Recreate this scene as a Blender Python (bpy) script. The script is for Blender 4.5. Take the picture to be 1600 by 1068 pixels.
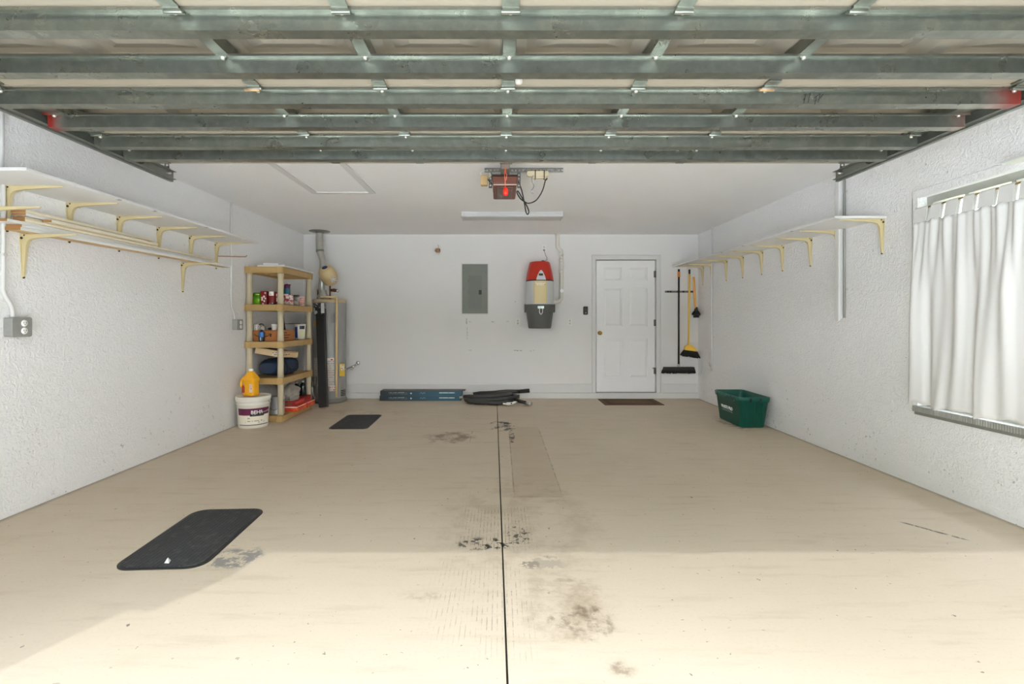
import bpy, bmesh, math, random
from mathutils import Vector, Matrix
random.seed(7)
for o in list(bpy.data.objects): bpy.data.objects.remove(o)
scene = bpy.context.scene
COL = scene.collection
PI = math.pi
# ------------------------------------------------------------------ camera, sky, sun, exposure
FPX, VX, VY, HC = 760.0, 781.0, 499.0, 1.223          # focal length in px, vanishing point, eye height
cam = bpy.data.cameras.new('camera'); camo = bpy.data.objects.new('camera', cam); COL.objects.link(camo)
cam.sensor_width = 36; cam.lens = FPX/1600*36
cam.shift_x = (800-VX)/1600; cam.shift_y = -(534-VY)/1600
cam.clip_start = 0.02
camo.location = (0, 0, HC); camo.rotation_euler = (PI/2, 0, 0)
scene.camera = camo
SUN_DIR = Vector((0.5, 1.0, -0.982)).normalized()
SUN_STRENGTH, SKY_STRENGTH, EXPOSURE = 0.55, 6.0, 1.4
world = bpy.data.worlds.new('sky'); scene.world = world; world.use_nodes = True
wn = world.node_tree; wn.nodes.clear()
wo = wn.nodes.new('ShaderNodeOutputWorld'); wb = wn.nodes.new('ShaderNodeBackground')
wr = wn.nodes.new('ShaderNodeValToRGB'); wt = wn.nodes.new('ShaderNodeTexCoord'); wsx = wn.nodes.new('ShaderNodeSeparateXYZ')
wn.links.new(wt.outputs['Generated'], wsx.inputs[0]); wn.links.new(wsx.outputs['Z'], wr.inputs['Fac'])
wr.color_ramp.elements[0].position = 0.0; wr.color_ramp.elements[0].color = (1.0, 0.985, 0.96, 1)
wr.color_ramp.elements[1].position = 0.75; wr.color_ramp.elements[1].color = (0.72, 0.82, 0.95, 1)
we = wr.color_ramp.elements.new(0.28); we.color = (0.84, 0.88, 0.95, 1)
wn.links.new(wr.outputs['Color'], wb.inputs['Color'])
wb.inputs['Strength'].default_value = SKY_STRENGTH
wn.links.new(wb.outputs[0], wo.inputs['Surface'])
sl = bpy.data.lights.new('sun', 'SUN'); sl.energy = SUN_STRENGTH; sl.angle = math.radians(0.6); sl.color = (0.97, 0.985, 1.03)
so = bpy.data.objects.new('sun', sl); COL.objects.link(so)
so.rotation_euler = SUN_DIR.to_track_quat('-Z', 'Y').to_euler(); so.location = (-3, -6, 8)
scene.view_settings.view_transform = 'Standard'; scene.view_settings.look = 'None'
scene.view_settings.gamma = 1; scene.view_settings.use_curve_mapping = False
scene.view_settings.exposure = EXPOSURE
scene.cycles.max_bounces = 14; scene.cycles.diffuse_bounces = 9; scene.cycles.glossy_bounces = 4
scene.cycles.use_denoising = True
# ------------------------------------------------------------------ measures of the room
XL, XR, YB, ZC = -3.05, 3.08, 7.56, 2.545
OY0, OY1 = 0.37, 0.57                                  # outer and inner face of the front wall
OX0, OX1, OZ = -2.405, 2.475, 2.15                     # the big door opening
def px(x, y, Y):                                       # photo pixel at a known distance
    return Vector(((x-VX)*Y/FPX, Y, HC-(y-VY)*Y/FPX))
# ------------------------------------------------------------------ node helpers
def lin(c):
    c = c/255.0
    return c/12.92 if c <= 0.04045 else ((c+0.055)/1.055)**2.4
def rgb(r, g, b, k=1.0): return (min(lin(r)*k, .95), min(lin(g)*k, .95), min(lin(b)*k, .95), 1)
class NT:
    def __init__(s, name):
        s.m = bpy.data.materials.new(name); s.m.use_nodes = True; s.t = s.m.node_tree; s.t.nodes.clear()
        s.out = s.n('ShaderNodeOutputMaterial'); s.b = s.n('ShaderNodeBsdfPrincipled')
        s.l(s.b.outputs[0], s.out.inputs['Surface'])
        s.tc = s.n('ShaderNodeTexCoord')
    def n(s, t): return s.t.nodes.new(t)
    def l(s, a, b): s.t.links.new(a, b)
    def put(s, v, sock):
        if hasattr(v, 'is_output'): s.l(v, sock)
        else: sock.default_value = v
    def math(s, op, a, b=0.0, clamp=False):
        n = s.n('ShaderNodeMath'); n.operation = op; n.use_clamp = clamp
        s.put(a, n.inputs[0]); s.put(b, n.inputs[1]); return n.outputs[0]
    def xyz(s, kind='Object'):
        n = s.n('ShaderNodeSeparateXYZ'); s.l(s.tc.outputs[kind], n.inputs[0]); return n.outputs
    def vec(s, scale=(1, 1, 1), loc=(0, 0, 0), rot=(0, 0, 0), kind='Object'):
        n = s.n('ShaderNodeMapping'); s.l(s.tc.outputs[kind], n.inputs[0])
        n.inputs['Scale'].default_value = scale; n.inputs['Location'].default_value = loc; n.inputs['Rotation'].default_value = rot
        return n.outputs[0]
    def noise(s, scale=5, detail=4, rough=.55, v=None, dist=0):
        n = s.n('ShaderNodeTexNoise'); s.l(v if v is not None else s.tc.outputs['Object'], n.inputs['Vector'])
        n.inputs['Scale'].default_value = scale; n.inputs['Detail'].default_value = detail
        n.inputs['Roughness'].default_value = rough; n.inputs['Distortion'].default_value = dist
        return n.outputs[0]
    def voro(s, scale=5, v=None, feature='F1'):
        n = s.n('ShaderNodeTexVoronoi'); s.l(v if v is not None else s.tc.outputs['Object'], n.inputs['Vector'])
        n.inputs['Scale'].default_value = scale; n.feature = feature
        return n
    def step(s, v, a, b, lo=0.0, hi=1.0):
        n = s.n('ShaderNodeMapRange'); n.interpolation_type = 'SMOOTHSTEP'
        s.put(v, n.inputs[0]); n.inputs[1].default_value = a; n.inputs[2].default_value = b
        n.inputs[3].default_value = lo; n.inputs[4].default_value = hi; return n.outputs[0]
    def mix(s, f, a, b):
        n = s.n('ShaderNodeMix'); n.data_type = 'RGBA'; s.put(f, n.inputs[0]); s.put(a, n.inputs[6]); s.put(b, n.inputs[7]); return n.outputs[2]
    def bump(s, h, strength=.3, dist=.01):
        n = s.n('ShaderNodeBump'); n.inputs['Strength'].default_value = strength; n.inputs['Distance'].default_value = dist
        s.l(h, n.inputs['Height']); s.l(n.outputs[0], s.b.inputs['Normal']); return n
    def set(s, **k):
        for a, v in k.items(): s.put(v, s.b.inputs[a.replace('_', ' ')])
MATS = {}
def mat(name, c, rough=.5, metal=0.0, var=.07, scale=6, bump=0, bscale=60, k=1.25):
    """plain procedural surface: a colour with slow uneven tone and a fine relief"""
    if name in MATS: return MATS[name]
    t = NT(name); a = rgb(*c, k*(1-var)); b = rgb(*c, k*(1+var))
    t.set(Base_Color=t.mix(t.noise(scale), a, b), Roughness=rough, Metallic=metal)
    if bump: t.bump(t.noise(bscale, 3), bump, .004)
    MATS[name] = t.m; return t.m
def print_mat(name, paper, ink, sx, sz, density=.5, rough=.5, k=1.25):
    """paper with rows of small unreadable print"""
    t = NT(name); o = t.xyz()
    row = t.math('PINGPONG', t.math('MULTIPLY', o[2], sz), 1.0)
    rows = t.math('GREATER_THAN', row, .55)
    v = t.vec(scale=(sx, sx, sz*.5))
    w = t.math('GREATER_THAN', t.noise(1.0, 1, .5, v), 1-density)
    t.set(Base_Color=t.mix(t.math('MULTIPLY', rows, w), rgb(*paper, k), rgb(*ink, k)), Roughness=rough)
    MATS[name] = t.m; return t.m
# ------------------------------------------------------------------ mesh helpers
class MB:
    def __init__(s): s.v = []; s.f = []; s.sm = []
    def add(s, vs, fs, smooth=False, M=None):
        b = len(s.v)
        s.v += [tuple(M @ Vector(q)) if M is not None else tuple(q) for q in vs]
        s.f += [tuple(i+b for i in q) for q in fs]; s.sm += [smooth]*len(fs); return s
    def box(s, x0, x1, y0, y1, z0, z1, M=None):
        vs = [(x, y, z) for x in (x0, x1) for y in (y0, y1) for z in (z0, z1)]
        return s.add(vs, [(0,1,3,2),(4,6,7,5),(0,4,5,1),(2,3,7,6),(0,2,6,4),(1,5,7,3)], M=M)
    def prism(s, poly, a0, a1, axis='x', M=None, smooth=False):
        """polygon swept along an axis; poly is in the two other axes in order"""
        def p(q, a): return {'x': (a, q[0], q[1]), 'y': (q[0], a, q[1]), 'z': (q[0], q[1], a)}[axis]
        n = len(poly); vs = [p(q, a0) for q in poly]+[p(q, a1) for q in poly]
        fs = [(i, (i+1) % n, n+(i+1) % n, n+i) for i in range(n)]
        s.add(vs, fs, smooth, M); return s.add(vs, [tuple(range(n))[::-1], tuple(range(n, 2*n))], False, M)
    def lathe(s, prof, c=(0, 0, 0), n=24, M=None, smooth=True, a0=0, a1=2*PI, sx=1.0, sy=1.0):
        vs = []; fs = []; full = abs(a1-a0-2*PI) < 1e-6; m = n if full else n+1
        for r, z in prof:
            for i in range(m):
                a = a0+(a1-a0)*i/n; vs.append((c[0]+sx*r*math.cos(a), c[1]+sy*r*math.sin(a), c[2]+z))
        for j in range(len(prof)-1):
            for i in range(n):
                k = (i+1) % m if full else i+1
                fs.append((j*m+i, j*m+k, (j+1)*m+k, (j+1)*m+i))
        return s.add(vs, fs, smooth, M)
    def tube(s, pts, r, n=10, closed=False, M=None, cap=True):
        pts = [Vector(q) for q in pts]; rs = r if isinstance(r, (list, tuple)) else [r]*len(pts)
        L = len(pts); vs = []; fs = []; up = None
        for i, q in enumerate(pts):
            a = pts[(i-1) % L] if (closed or i > 0) else q; b = pts[(i+1) % L] if (closed or i < L-1) else q
            d = (b-a).normalized()
            if up is None:
                up = Vector((0, 0, 1)) if abs(d.z) < .9 else Vector((1, 0, 0))
            e1 = up-d*up.dot(d)
            if e1.length < 1e-5: e1 = d.orthogonal()
            e1.normalize(); up = e1; e2 = d.cross(e1)
            for k in range(n):
                t = 2*PI*k/n; vs.append(q+(e1*math.cos(t)+e2*math.sin(t))*rs[i])
        for i in range(L if closed else L-1):
            j = (i+1) % L
            for k in range(n): fs.append((i*n+k, i*n+(k+1) % n, j*n+(k+1) % n, j*n+k))
        if cap and not closed: s.add(vs, fs, True, M); return s.add([vs[k] for k in range(n)]+[vs[(L-1)*n+k] for k in range(n)], [tuple(range(n))[::-1], tuple(range(n, 2*n))], False, M)
        return s.add(vs, fs, True, M)
    def cyl(s, p0, p1, r, n=16, r1=None): return s.tube([p0, p1], [r, r if r1 is None else r1], n)
    def sphere(s, c, r, n=14, sc=(1, 1, 1)):
        prof = [(r*math.sin(PI*j/8), -r*math.cos(PI*j/8)) for j in range(9)]
        prof[0] = (1e-4, -r); prof[-1] = (1e-4, r)
        return s.lathe(prof, (0, 0, 0), n, M=Matrix.Translation(c) @ Matrix.Diagonal((*sc, 1)))
    def mesh(s, name, org=(0, 0, 0)):
        me = bpy.data.meshes.new(name); o = Vector(org)
        me.from_pydata([tuple(Vector(q)-o) for q in s.v], [], s.f)
        me.polygons.foreach_set('use_smooth', s.sm)
        bm = bmesh.new(); bm.from_mesh(me); bmesh.ops.remove_doubles(bm, verts=bm.verts, dist=1e-5)
        bmesh.ops.recalc_face_normals(bm, faces=bm.faces); bm.to_mesh(me); bm.free(); me.update(); return me
ORG = {}
def link(name, me, m, parent=None, org=(0, 0, 0), bevel=0, sharp=True):
    ob = bpy.data.objects.new(name, me); COL.objects.link(ob)
    if m is not None: me.materials.append(m)
    if parent is None: ob.location = org; ORG[ob] = Vector(org)
    else: ob.parent = parent; ORG[ob] = ORG[parent]
    if bevel:
        b = ob.modifiers.new('bevel', 'BEVEL'); b.width = bevel; b.segments = 2; b.limit_method = 'ANGLE'; b.angle_limit = math.radians(40)
    return ob
def part(name, mb, m, parent, bevel=0): return link(name, mb.mesh(name, ORG[parent]), m, parent, bevel=bevel)
def tag(o, label, cat, group=None):
    o['label'] = label; o['category'] = cat
    if group: o['group'] = group
    return o
def solid(name, mb, m, label, cat, group=None, org=None, bevel=0):
    if org is None:
        xs = [q[0] for q in mb.v]; ys = [q[1] for q in mb.v]; zs = [q[2] for q in mb.v]
        org = ((min(xs)+max(xs))/2, (min(ys)+max(ys))/2, min(zs))
    return tag(link(name, mb.mesh(name, org), m, None, org, bevel), label, cat, group)
def thing(name, label, cat, loc=(0, 0, 0), group=None):
    o = bpy.data.objects.new(name, None); COL.objects.link(o); o.location = loc; o.empty_display_size = .05
    ORG[o] = Vector(loc); return tag(o, label, cat, group)
def struct(name, mb, m, parent=None, org=(0, 0, 0), bevel=0):
    o = link(name, mb.mesh(name, ORG[parent] if parent else org), m, parent, org, bevel); o['kind'] = 'structure'; return o
def share(name, src, parent, off):                       # an alike piece: same mesh, moved
    ob = bpy.data.objects.new(name, src.data); COL.objects.link(ob); ob.parent = parent
    ob.location = Vector(src.location)+Vector(off); ORG[ob] = ORG[parent]+Vector(off)
    for md in src.modifiers:
        b = ob.modifiers.new(md.name, md.type); b.width = md.width; b.segments = md.segments; b.limit_method = md.limit_method; b.angle_limit = md.angle_limit
    return ob
def text_mesh(s, size, M, bend=None, ext=.0006, shear=0):
    cu = bpy.data.curves.new('lettering', 'FONT'); cu.body = s; cu.size = size; cu.align_x = 'CENTER'; cu.align_y = 'CENTER'
    cu.extrude = ext; cu.shear = shear; cu.offset = size*.018; cu.resolution_u = 3
    o = bpy.data.objects.new('lettering', cu); COL.objects.link(o)
    dg = bpy.context.evaluated_depsgraph_get(); me = bpy.data.meshes.new_from_object(o.evaluated_get(dg))
    bpy.data.objects.remove(o); mb = MB()
    vs = [v.co.copy() for v in me.vertices]
    if bend: vs = [bend(v) for v in vs]
    mb.add(vs, [tuple(p.vertices) for p in me.polygons], False, M); return mb
def face_front(c):                                       # text plane facing -Y (towards the opening)
    return Matrix.Translation(c) @ Matrix.Rotation(PI/2, 4, 'X')
def smooth_path(pts, n=6, closed=False):
    P = [Vector(q) for q in pts]; L = len(P); out = []
    for i in range(L if closed else L-1):
        g = lambda j: P[j % L] if closed else P[max(0, min(L-1, j))]
        p0, p1, p2, p3 = g(i-1), g(i), g(i+1), g(i+2)
        for k in range(n):
            t = k/n
            out.append(.5*((2*p1)+(p2-p0)*t+(2*p0-5*p1+4*p2-p3)*t*t+(3*p1-p0-3*p2+p3)*t**3))
    if not closed: out.append(P[-1])
    return out
def rrect(w, d, r, n=5, cx=0, cy=0):
    out = []
    for (sx, sy, a) in ((1, 1, 0), (-1, 1, 90), (-1, -1, 180), (1, -1, 270)):
        for k in range(n+1):
            t = math.radians(a+90*k/n); out.append((cx+sx*(w/2-r)+r*math.cos(t), cy+sy*(d/2-r)+r*math.sin(t)))
    return out
# ------------------------------------------------------------------ materials of the room
def stucco(name, c, scale, strength, dirt=True, k=1.28):
    t = NT(name); o = t.xyz(); b = rgb(*c, k)
    n1 = t.noise(scale, 3, .55, dist=1.2); n2 = t.noise(scale*.35, 2, .5)
    h = t.math('ADD', t.step(n1, .38, .62), t.math('MULTIPLY', n2, .5))
    tone = t.mix(t.noise(1.1, 3), rgb(*c, k*.96), rgb(*c, k*1.03))
    col = tone
    if dirt:
        low = t.step(o[2], .05, .75, 1, 0)
        sp = t.math('MULTIPLY', t.step(t.noise(26, 5, .7), .60, .68), t.step(t.noise(2.3, 2), .46, .60))
        col = t.mix(t.math('MULTIPLY', t.math('MULTIPLY', sp, low), .85), tone, rgb(95, 92, 88))
        sc = t.math('MULTIPLY', t.step(t.noise(42, 2, .5), .735, .76), .5)
        col = t.mix(sc, col, rgb(90, 88, 85))
    t.set(Base_Color=col, Roughness=.75); t.bump(h, strength, .006); return t.m
M_WALL = stucco('wall_stucco_paint', (206, 205, 205), 34, .45, k=1.36)
M_BACK = stucco('wall_smooth_paint', (203, 201, 199), 60, .10, dirt=False, k=1.30)
M_CEIL = stucco('ceiling_texture_paint', (212, 211, 210), 55, .35, dirt=False, k=1.36)
M_WHITE = mat('white_gloss_paint', (206, 205, 203), .45, var=.02, bump=.05, k=1.12)
M_DRIVE = mat('driveway_concrete', (230, 229, 226), .85, var=.05, scale=3, bump=.2, bscale=90, k=1.0)
M_DARK = mat('joint_dark', (45, 40, 36), .9, k=1)
def floor_mat():
    t = NT('floor_painted_concrete'); o = t.xyz(); X, Y = o[0], o[1]
    base = t.mix(t.noise(.9, 4, .6), rgb(195, 179, 157, 1.04), rgb(205, 190, 169, 1.04))
    v = t.vec(scale=(.9, 6, 1)); base = t.mix(t.math('MULTIPLY', t.step(t.noise(2.2, 5, .65, v), .50, .75), .30), base, rgb(165, 145, 118, .95))
    fine = t.noise(70, 4, .7); base = t.mix(t.math('MULTIPLY', t.step(fine, .5, .8), .25), base, rgb(150, 138, 120))
    warp = t.math('MULTIPLY', t.math('SUBTRACT', t.noise(9, 5, .65), .5), 1.3)
    warp2 = t.math('MULTIPLY', t.math('SUBTRACT', t.noise(22, 4, .7), .5), 1.2)
    def patch(col, cx, cy, rx, ry, amt, thr=(.45, .6), scale=14, soft=(.75, 1.15), square=False, w=warp, sv=None, skew=0):
        nonlocal base
        xx = X if not skew else t.math('SUBTRACT', X, t.math('MULTIPLY', t.math('SUBTRACT', Y, cy), skew))
        u = t.math('DIVIDE', t.math('SUBTRACT', xx, cx), rx); q = t.math('DIVIDE', t.math('SUBTRACT', Y, cy), ry)
        if square: r = t.math('MAXIMUM', t.math('ABSOLUTE', u), t.math('ABSOLUTE', q))
        else: r = t.math('SQRT', t.math('ADD', t.math('MULTIPLY', u, u), t.math('MULTIPLY', q, q)))
        if w is not None: r = t.math('ADD', r, w)
        m = t.step(r, soft[0], soft[1], 1, 0)
        if thr: m = t.math('MULTIPLY', m, t.step(t.noise(scale, 5, .7, sv), thr[0], thr[1]))
        base = t.mix(t.math('MULTIPLY', m, amt), base, rgb(*col)); return m
    def ribs(cx, cy, rx, ry, period, amt, col=(105, 96, 84)):
        nonlocal base
        u = t.math('DIVIDE', t.math('SUBTRACT', X, cx), rx); q = t.math('DIVIDE', t.math('SUBTRACT', Y, cy), ry)
        r = t.math('ADD', t.math('MAXIMUM', t.math('ABSOLUTE', u), t.math('ABSOLUTE', q)), t.math('MULTIPLY', warp2, .5))
        m = t.step(r, .7, 1.05, 1, 0)
        s = t.step(t.math('PINGPONG', t.math('DIVIDE', X, period), .5), .36, .44)
        m = t.math('MULTIPLY', t.math('MULTIPLY', m, s), t.step(t.noise(16, 4, .7), .42, .62))
        base = t.mix(t.math('MULTIPLY', m, amt), base, rgb(*col))
    # a faint darker strip where a car stood, its outline, and the prints of ribbed mats
    patch((172, 152, 126), .265, 4.45, .17, 1.12, .32, None, square=True, soft=(.96, 1.0), w=None)
    for (cx, cy, rx, ry) in ((.10, 4.3, .006, .95), (.435, 4.45, .006, 1.1), (.27, 3.36, .17, .008), (-.13, 4.85, .2, .01), (-.30, 5.1, .006, .25)):
        patch((105, 90, 72), cx, cy, rx, ry, .55, (.34, .62), 9, (.7, 1.1), True, None)
    patch((150, 132, 110), .12, 3.0, .5, .75, .35, (.40, .65), 5)
    ribs(-.03, 2.88, .235, .33, .021, .62); ribs(-.09, 2.16, .24, .34, .021, .32); ribs(.02, 2.0, .14, .3, .021, .22)
    patch((140, 118, 94), .30, 2.08, .20, .24, .62, (.34, .70), 7)
    patch((104, 84, 66), .37, 1.97, .10, .12, .75, (.44, .66), 13)
    patch((112, 92, 72), .26, 1.98, .07, .06, .6, (.46, .62), 18)
    patch((132, 112, 90), .31, 2.285, .17, .022, .5, (.40, .66), 11, (.3, 1.1), True, None)
    patch((172, 160, 142), .24, 2.45, .085, .075, .9, (.44, .50), 17)
    patch((140, 130, 114), .15, 2.43, .05, .045, .9, (.46, .5), 24)
    patch((38, 35, 32), -.07, 2.66, .16, .07, .95, (.52, .56), 20)
    patch((38, 35, 32), .10, 2.75, .08, .14, .9, (.54, .58), 26)
    patch((40, 36, 32), .03, 5.6, .16, .26, .95, (.51, .55), 8)
    patch((40, 36, 32), .125, 5.1, .03, .3, .9, (.46, .54), 10, w=None)
    patch((112, 90, 66), -.52, 5.05, .27, .24, .75, (.40, .62), 6)
    patch((120, 118, 116), -1.36, 2.50, .13, .12, .85, (.44, .54), 16)
    patch((124, 104, 84), .43, 1.71, .06, .055, .7, (.36, .62), 14, (.3, 1.2))
    patch((140, 122, 102), -.35, 2.15, .12, .05, .5, (.40, .66), 12, (.3, 1.2))
    patch((55, 48, 42), 2.51, 2.82, .012, .12, .95, (.40, .55), 18, square=True, w=None, skew=-.7)
    patch((100, 82, 62), 2.75, 5.75, .16, .45, .7, (.46, .62), 9)
    patch((95, 84, 72), -1.75, 6.4, .5, .3, .35, (.48, .65), 5)
    # scattered grit and scuffs, dirt along the walls
    grit = t.math('MULTIPLY', t.step(t.noise(30, 3, .6), .69, .715), t.step(t.noise(2.1, 2), .38, .55))
    base = t.mix(t.math('MULTIPLY', grit, .8), base, rgb(70, 60, 50))
    v2 = t.vec(scale=(14, 45, 1), rot=(0, 0, .5)); scuff = t.math('MULTIPLY', t.step(t.noise(1.0, 2, .5, v2), .73, .77), .45)
    base = t.mix(scuff, base, rgb(105, 95, 82))
    edge = t.math('MINIMUM', t.math('SUBTRACT', XR, X), t.math('SUBTRACT', X, XL))
    base = t.mix(t.math('MULTIPLY', t.step(t.math('ADD', edge, t.math('MULTIPLY', warp, .04)), .0, .06, 1, 0), .55), base, rgb(110, 96, 78))
    t.set(Base_Color=base, Roughness=t.step(t.noise(3, 4), .3, .7, .48, .62)); t.bump(t.noise(45, 4), .10, .004)
    return t.m
M_FLOOR = floor_mat()
# ------------------------------------------------------------------ the setting
fl = struct('floor', MB().box(XL-.2, XR+.2, OY0, YB+.2, -.16, -.012), M_DARK)
j = lambda Y: .026-(Y-1.634)*.0123                       # the sawn control joint runs a touch askew
for sgn in (-1, 1):
    e = XL-.19 if sgn < 0 else XR+.19; g = .004*sgn
    mb = MB().prism([(e, OY0), (j(OY0)+g, OY0), (j(YB+.19)+g, YB+.19), (e, YB+.19)], -.0121, 0, 'z')
    struct('floor_slab', mb, M_FLOOR, fl)
struct('driveway', MB().box(-30, 30, -26, OY0-.002, -.2, -.015), M_DRIVE)
lawn = mat('lawn_green', (92, 112, 62), .95, var=.2, scale=14, bump=.5, k=1)
struct('side_yard_ground', MB().box(XR+.21, 30, OY0, 24, -.2, -.03), lawn)
struct('added_side_eave', MB().box(XR+.21, XR+.75, OY0, YB+.2, ZC+.10, ZC+.24), M_WHITE)  # overhang added out of view to cut sky light at the window
struct('added_side_wall', MB().box(7.6, 8.0, -6, 16, -.03, 4.0), mat('added_wall_stucco', (205, 198, 184), .9, var=.04, bump=.2, k=1))  # unseen wall added to dim the daylight reaching the window
struct('ceiling', MB().box(XL-.2, XR+.2, OY0-.0, YB+.2, ZC, ZC+.15), M_CEIL)
struct('wall_left', MB().box(XL-.2, XL, OY1, YB+.2, -.012, ZC), M_WALL)
WY0, WY1, WZ0, WZ1 = 2.05, 3.57, .585, 2.12              # window hole in the right wall
mb = MB().box(XR, XR+.2, OY1, WY0, -.012, ZC).box(XR, XR+.2, WY1, YB+.2, -.012, ZC).box(XR, XR+.2, WY0, WY1, -.012, WZ0).box(XR, XR+.2, WY0, WY1, WZ1, ZC)
struct('wall_right', mb, M_WALL)
mb = MB().box(XL-.2, OX0, OY0, OY1, -.015, ZC).box(OX1, XR+.2, OY0, OY1, -.015, ZC).box(OX0, OX1, OY0, OY1, OZ, ZC)
struct('wall_front', mb, M_BACK)
struct('added_eave', MB().box(XL-.6, XR+.6, OY0-.38, OY0-.001, ZC+.10, ZC+.24), M_WHITE)  # overhang added out of view to block overhead sky from the near floor
struct('added_hedge', MB().box(-40, 40, -26, -24.5, -.015, 5.6), mat('hedge_green', (84, 94, 78), .95, var=.3, scale=3, bump=.8, bscale=8, k=1))  # unseen green block added to cut low sky light on the back wall
DX0, DX1, DZ0, DZ1 = 1.501, 2.415, .100, 2.142           # door to the house
mb = MB().box(XL, DX0-.012, YB, YB+.2, 0, ZC).box(DX1+.012, XR, YB, YB+.2, 0, ZC).box(DX0-.012, DX1+.012, YB, YB+.2, DZ1+.012, ZC).box(DX0-.012, DX1+.012, YB, YB+.2, 0, DZ0-.005).box(DX0-.012, DX1+.012, YB+.14, YB+.2, DZ0-.005, DZ1+.012)
struct('wall_back', mb, M_BACK)
# curb and boards at the foot of the back wall
bb = struct('baseboard_back', MB().box(XL, XR, YB-.035, YB, 0, .088), M_WHITE, bevel=.006)
CX0, CX1 = 1.437, 2.488
for a, b in ((XL, CX0), (CX1, XR-.01)):
    struct('base_panel', MB().box(a, b, YB-.018, YB, .09, .222), M_WHITE, bb, bevel=.004)
# door casing and door
cas = struct('trim_1', MB().prism([(CX0, .09), (DX0-.012, .09), (DX0-.012, DZ1+.012), (CX0, DZ1+.078)], YB-.022, YB, 'y'), M_WHITE, bevel=.004)
part('casing_side', MB().prism([(CX1, .09), (DX1+.012, .09), (DX1+.012, DZ1+.012), (CX1, DZ1+.078)], YB-.022, YB, 'y'), M_WHITE, cas, .004)
part('casing_head', MB().prism([(CX0, DZ1+.078), (CX1, DZ1+.078), (DX1+.012, DZ1+.012), (DX0-.012, DZ1+.012)], YB-.022, YB, 'y'), M_WHITE, cas, .004)
for s in (-1, 1):
    x = CX0-.008 if s < 0 else CX1
    part('casing_band', MB().box(x, x+.008, YB-.03, YB, .09, DZ1+.086), M_WHITE, cas, .002)
part('casing_band', MB().box(CX0-.008, CX1+.008, YB-.03, YB, DZ1+.078, DZ1+.086), M_WHITE, cas, .002)
M_DOOR = mat('door_white_paint', (214, 213, 212), .42, var=.015)
cols = ((943.5, 972.8), (983.4, 1012.5)); rows = ((417, 438.7), (449.5, 510), (529, 590))
bx = lambda x: (x-VX)/100.6; bz = lambda y: HC-(y-VY)/100.6
pr = [(bx(a), bx(b), bz(d), bz(c)) for (c, d) in rows for (a, b) in cols]
door = MB(); yd = YB+.012
xs = sorted({DX0, DX1, *[p[0] for p in pr], *[p[1] for p in pr]}); zs = sorted({DZ0, DZ1, *[p[2] for p in pr], *[p[3] for p in pr]})
for i in range(len(xs)-1):
    for k in range(len(zs)-1):
        hole = any(abs(p[0]-xs[i]) < 1e-4 and abs(p[2]-zs[k]) < 1e-4 for p in pr)
        door.box(xs[i], xs[i+1], yd+(.016 if hole else 0), yd+.04, zs[k], zs[k+1])
d1 = struct('door_1', door, M_DOOR)
for (x0, x1, z0, z1) in pr:                              # raised fields with sloping shoulders
    g, h = .012, .040; vs = []
    for (dd, y) in ((g, yd+.016), (g, yd+.013), (h, yd+.003)):
        vs += [(x0+dd, y, z0+dd), (x1-dd, y, z0+dd), (x1-dd, y, z1-dd), (x0+dd, y, z1-dd)]
    fs = [(a*4+i, a*4+(i+1) % 4, a*4+4+(i+1) % 4, a*4+4+i) for a in range(2) for i in range(4)]+[(8, 9, 10, 11)]
    part('door_panel', MB().add(vs, fs), M_DOOR, d1)
M_BRASS = mat('polished_brass', (190, 150, 80), .22, .9, k=1.2)
M_STEEL = mat('dull_steel', (120, 116, 108), .4, .85, k=1.0)
kx, kz = bx(937.5), bz(520)
kn = MB().lathe([(1e-4, -.001), (.033, 0), (.033, .006), (.014, .012), (.012, .03), (.024, .038), (.029, .05), (.026, .062), (.012, .068), (1e-4, .069)], n=20, M=Matrix.Translation((kx, yd, kz)) @ Matrix.Rotation(PI/2, 4, 'X'))
part('door_knob', kn, M_BRASS, d1)
for z in (bz(428), bz(504), bz(579)):
    part('hinge', MB().cyl((DX1+.006, YB-.004, z-.05), (DX1+.006, YB-.004, z+.05), .009, 10).box(DX1-.02, DX1+.01, yd-.002, yd, z-.05, z+.05), M_STEEL, d1)
part('door_stop', MB().cyl((DX1-.04, yd-.004, bz(575)), (DX1+.035, yd-.03, bz(575)), .006, 8), M_STEEL, d1)
part('threshold', MB().box(DX0-.01, DX1+.01, YB-.03, YB+.05, .089, .099), mat('threshold_grey', (130, 128, 125), .5), d1)
# window in the right wall
M_ALU = mat('window_aluminium', (176, 175, 170), .4, .5, k=1.0)
WX = XR+.055
fr = MB().box(WX, WX+.05, WY0, WY1, WZ1-.05, WZ1).box(WX, WX+.05, WY0, WY1, WZ0, WZ0+.05).box(WX, WX+.05, WY0, WY0+.05, WZ0+.05, WZ1-.05).box(WX, WX+.05, WY1-.05, WY1, WZ0+.05, WZ1-.05)
w1 = struct('window_1', fr, M_ALU)
gl = NT('window_glass'); gl.set(Base_Color=(.95, .97, .97, 1), Roughness=.02, Transmission_Weight=1.0, IOR=1.45)
tr = gl.n('ShaderNodeBsdfTransparent'); mx = gl.n('ShaderNodeMixShader'); mx.inputs[0].default_value = .08
gl.l(tr.outputs[0], mx.inputs[1]); gl.l(gl.b.outputs[0], mx.inputs[2]); gl.l(mx.outputs[0], gl.out.inputs['Surface'])
ys = [WY0+.05, 2.36, 2.665, 2.97, 3.27, WY1-.05]; zr = [WZ0+.05, 1.35, WZ1-.05]
for y in ys[1:-1]: part('mullion', MB().box(WX+.005, WX+.045, y-.014, y+.014, WZ0+.05, WZ1-.05), M_ALU, w1)
part('meeting_rail', MB().box(WX+.003, WX+.047, WY0+.05, WY1-.05, 1.33, 1.37), M_ALU, w1)
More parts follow.
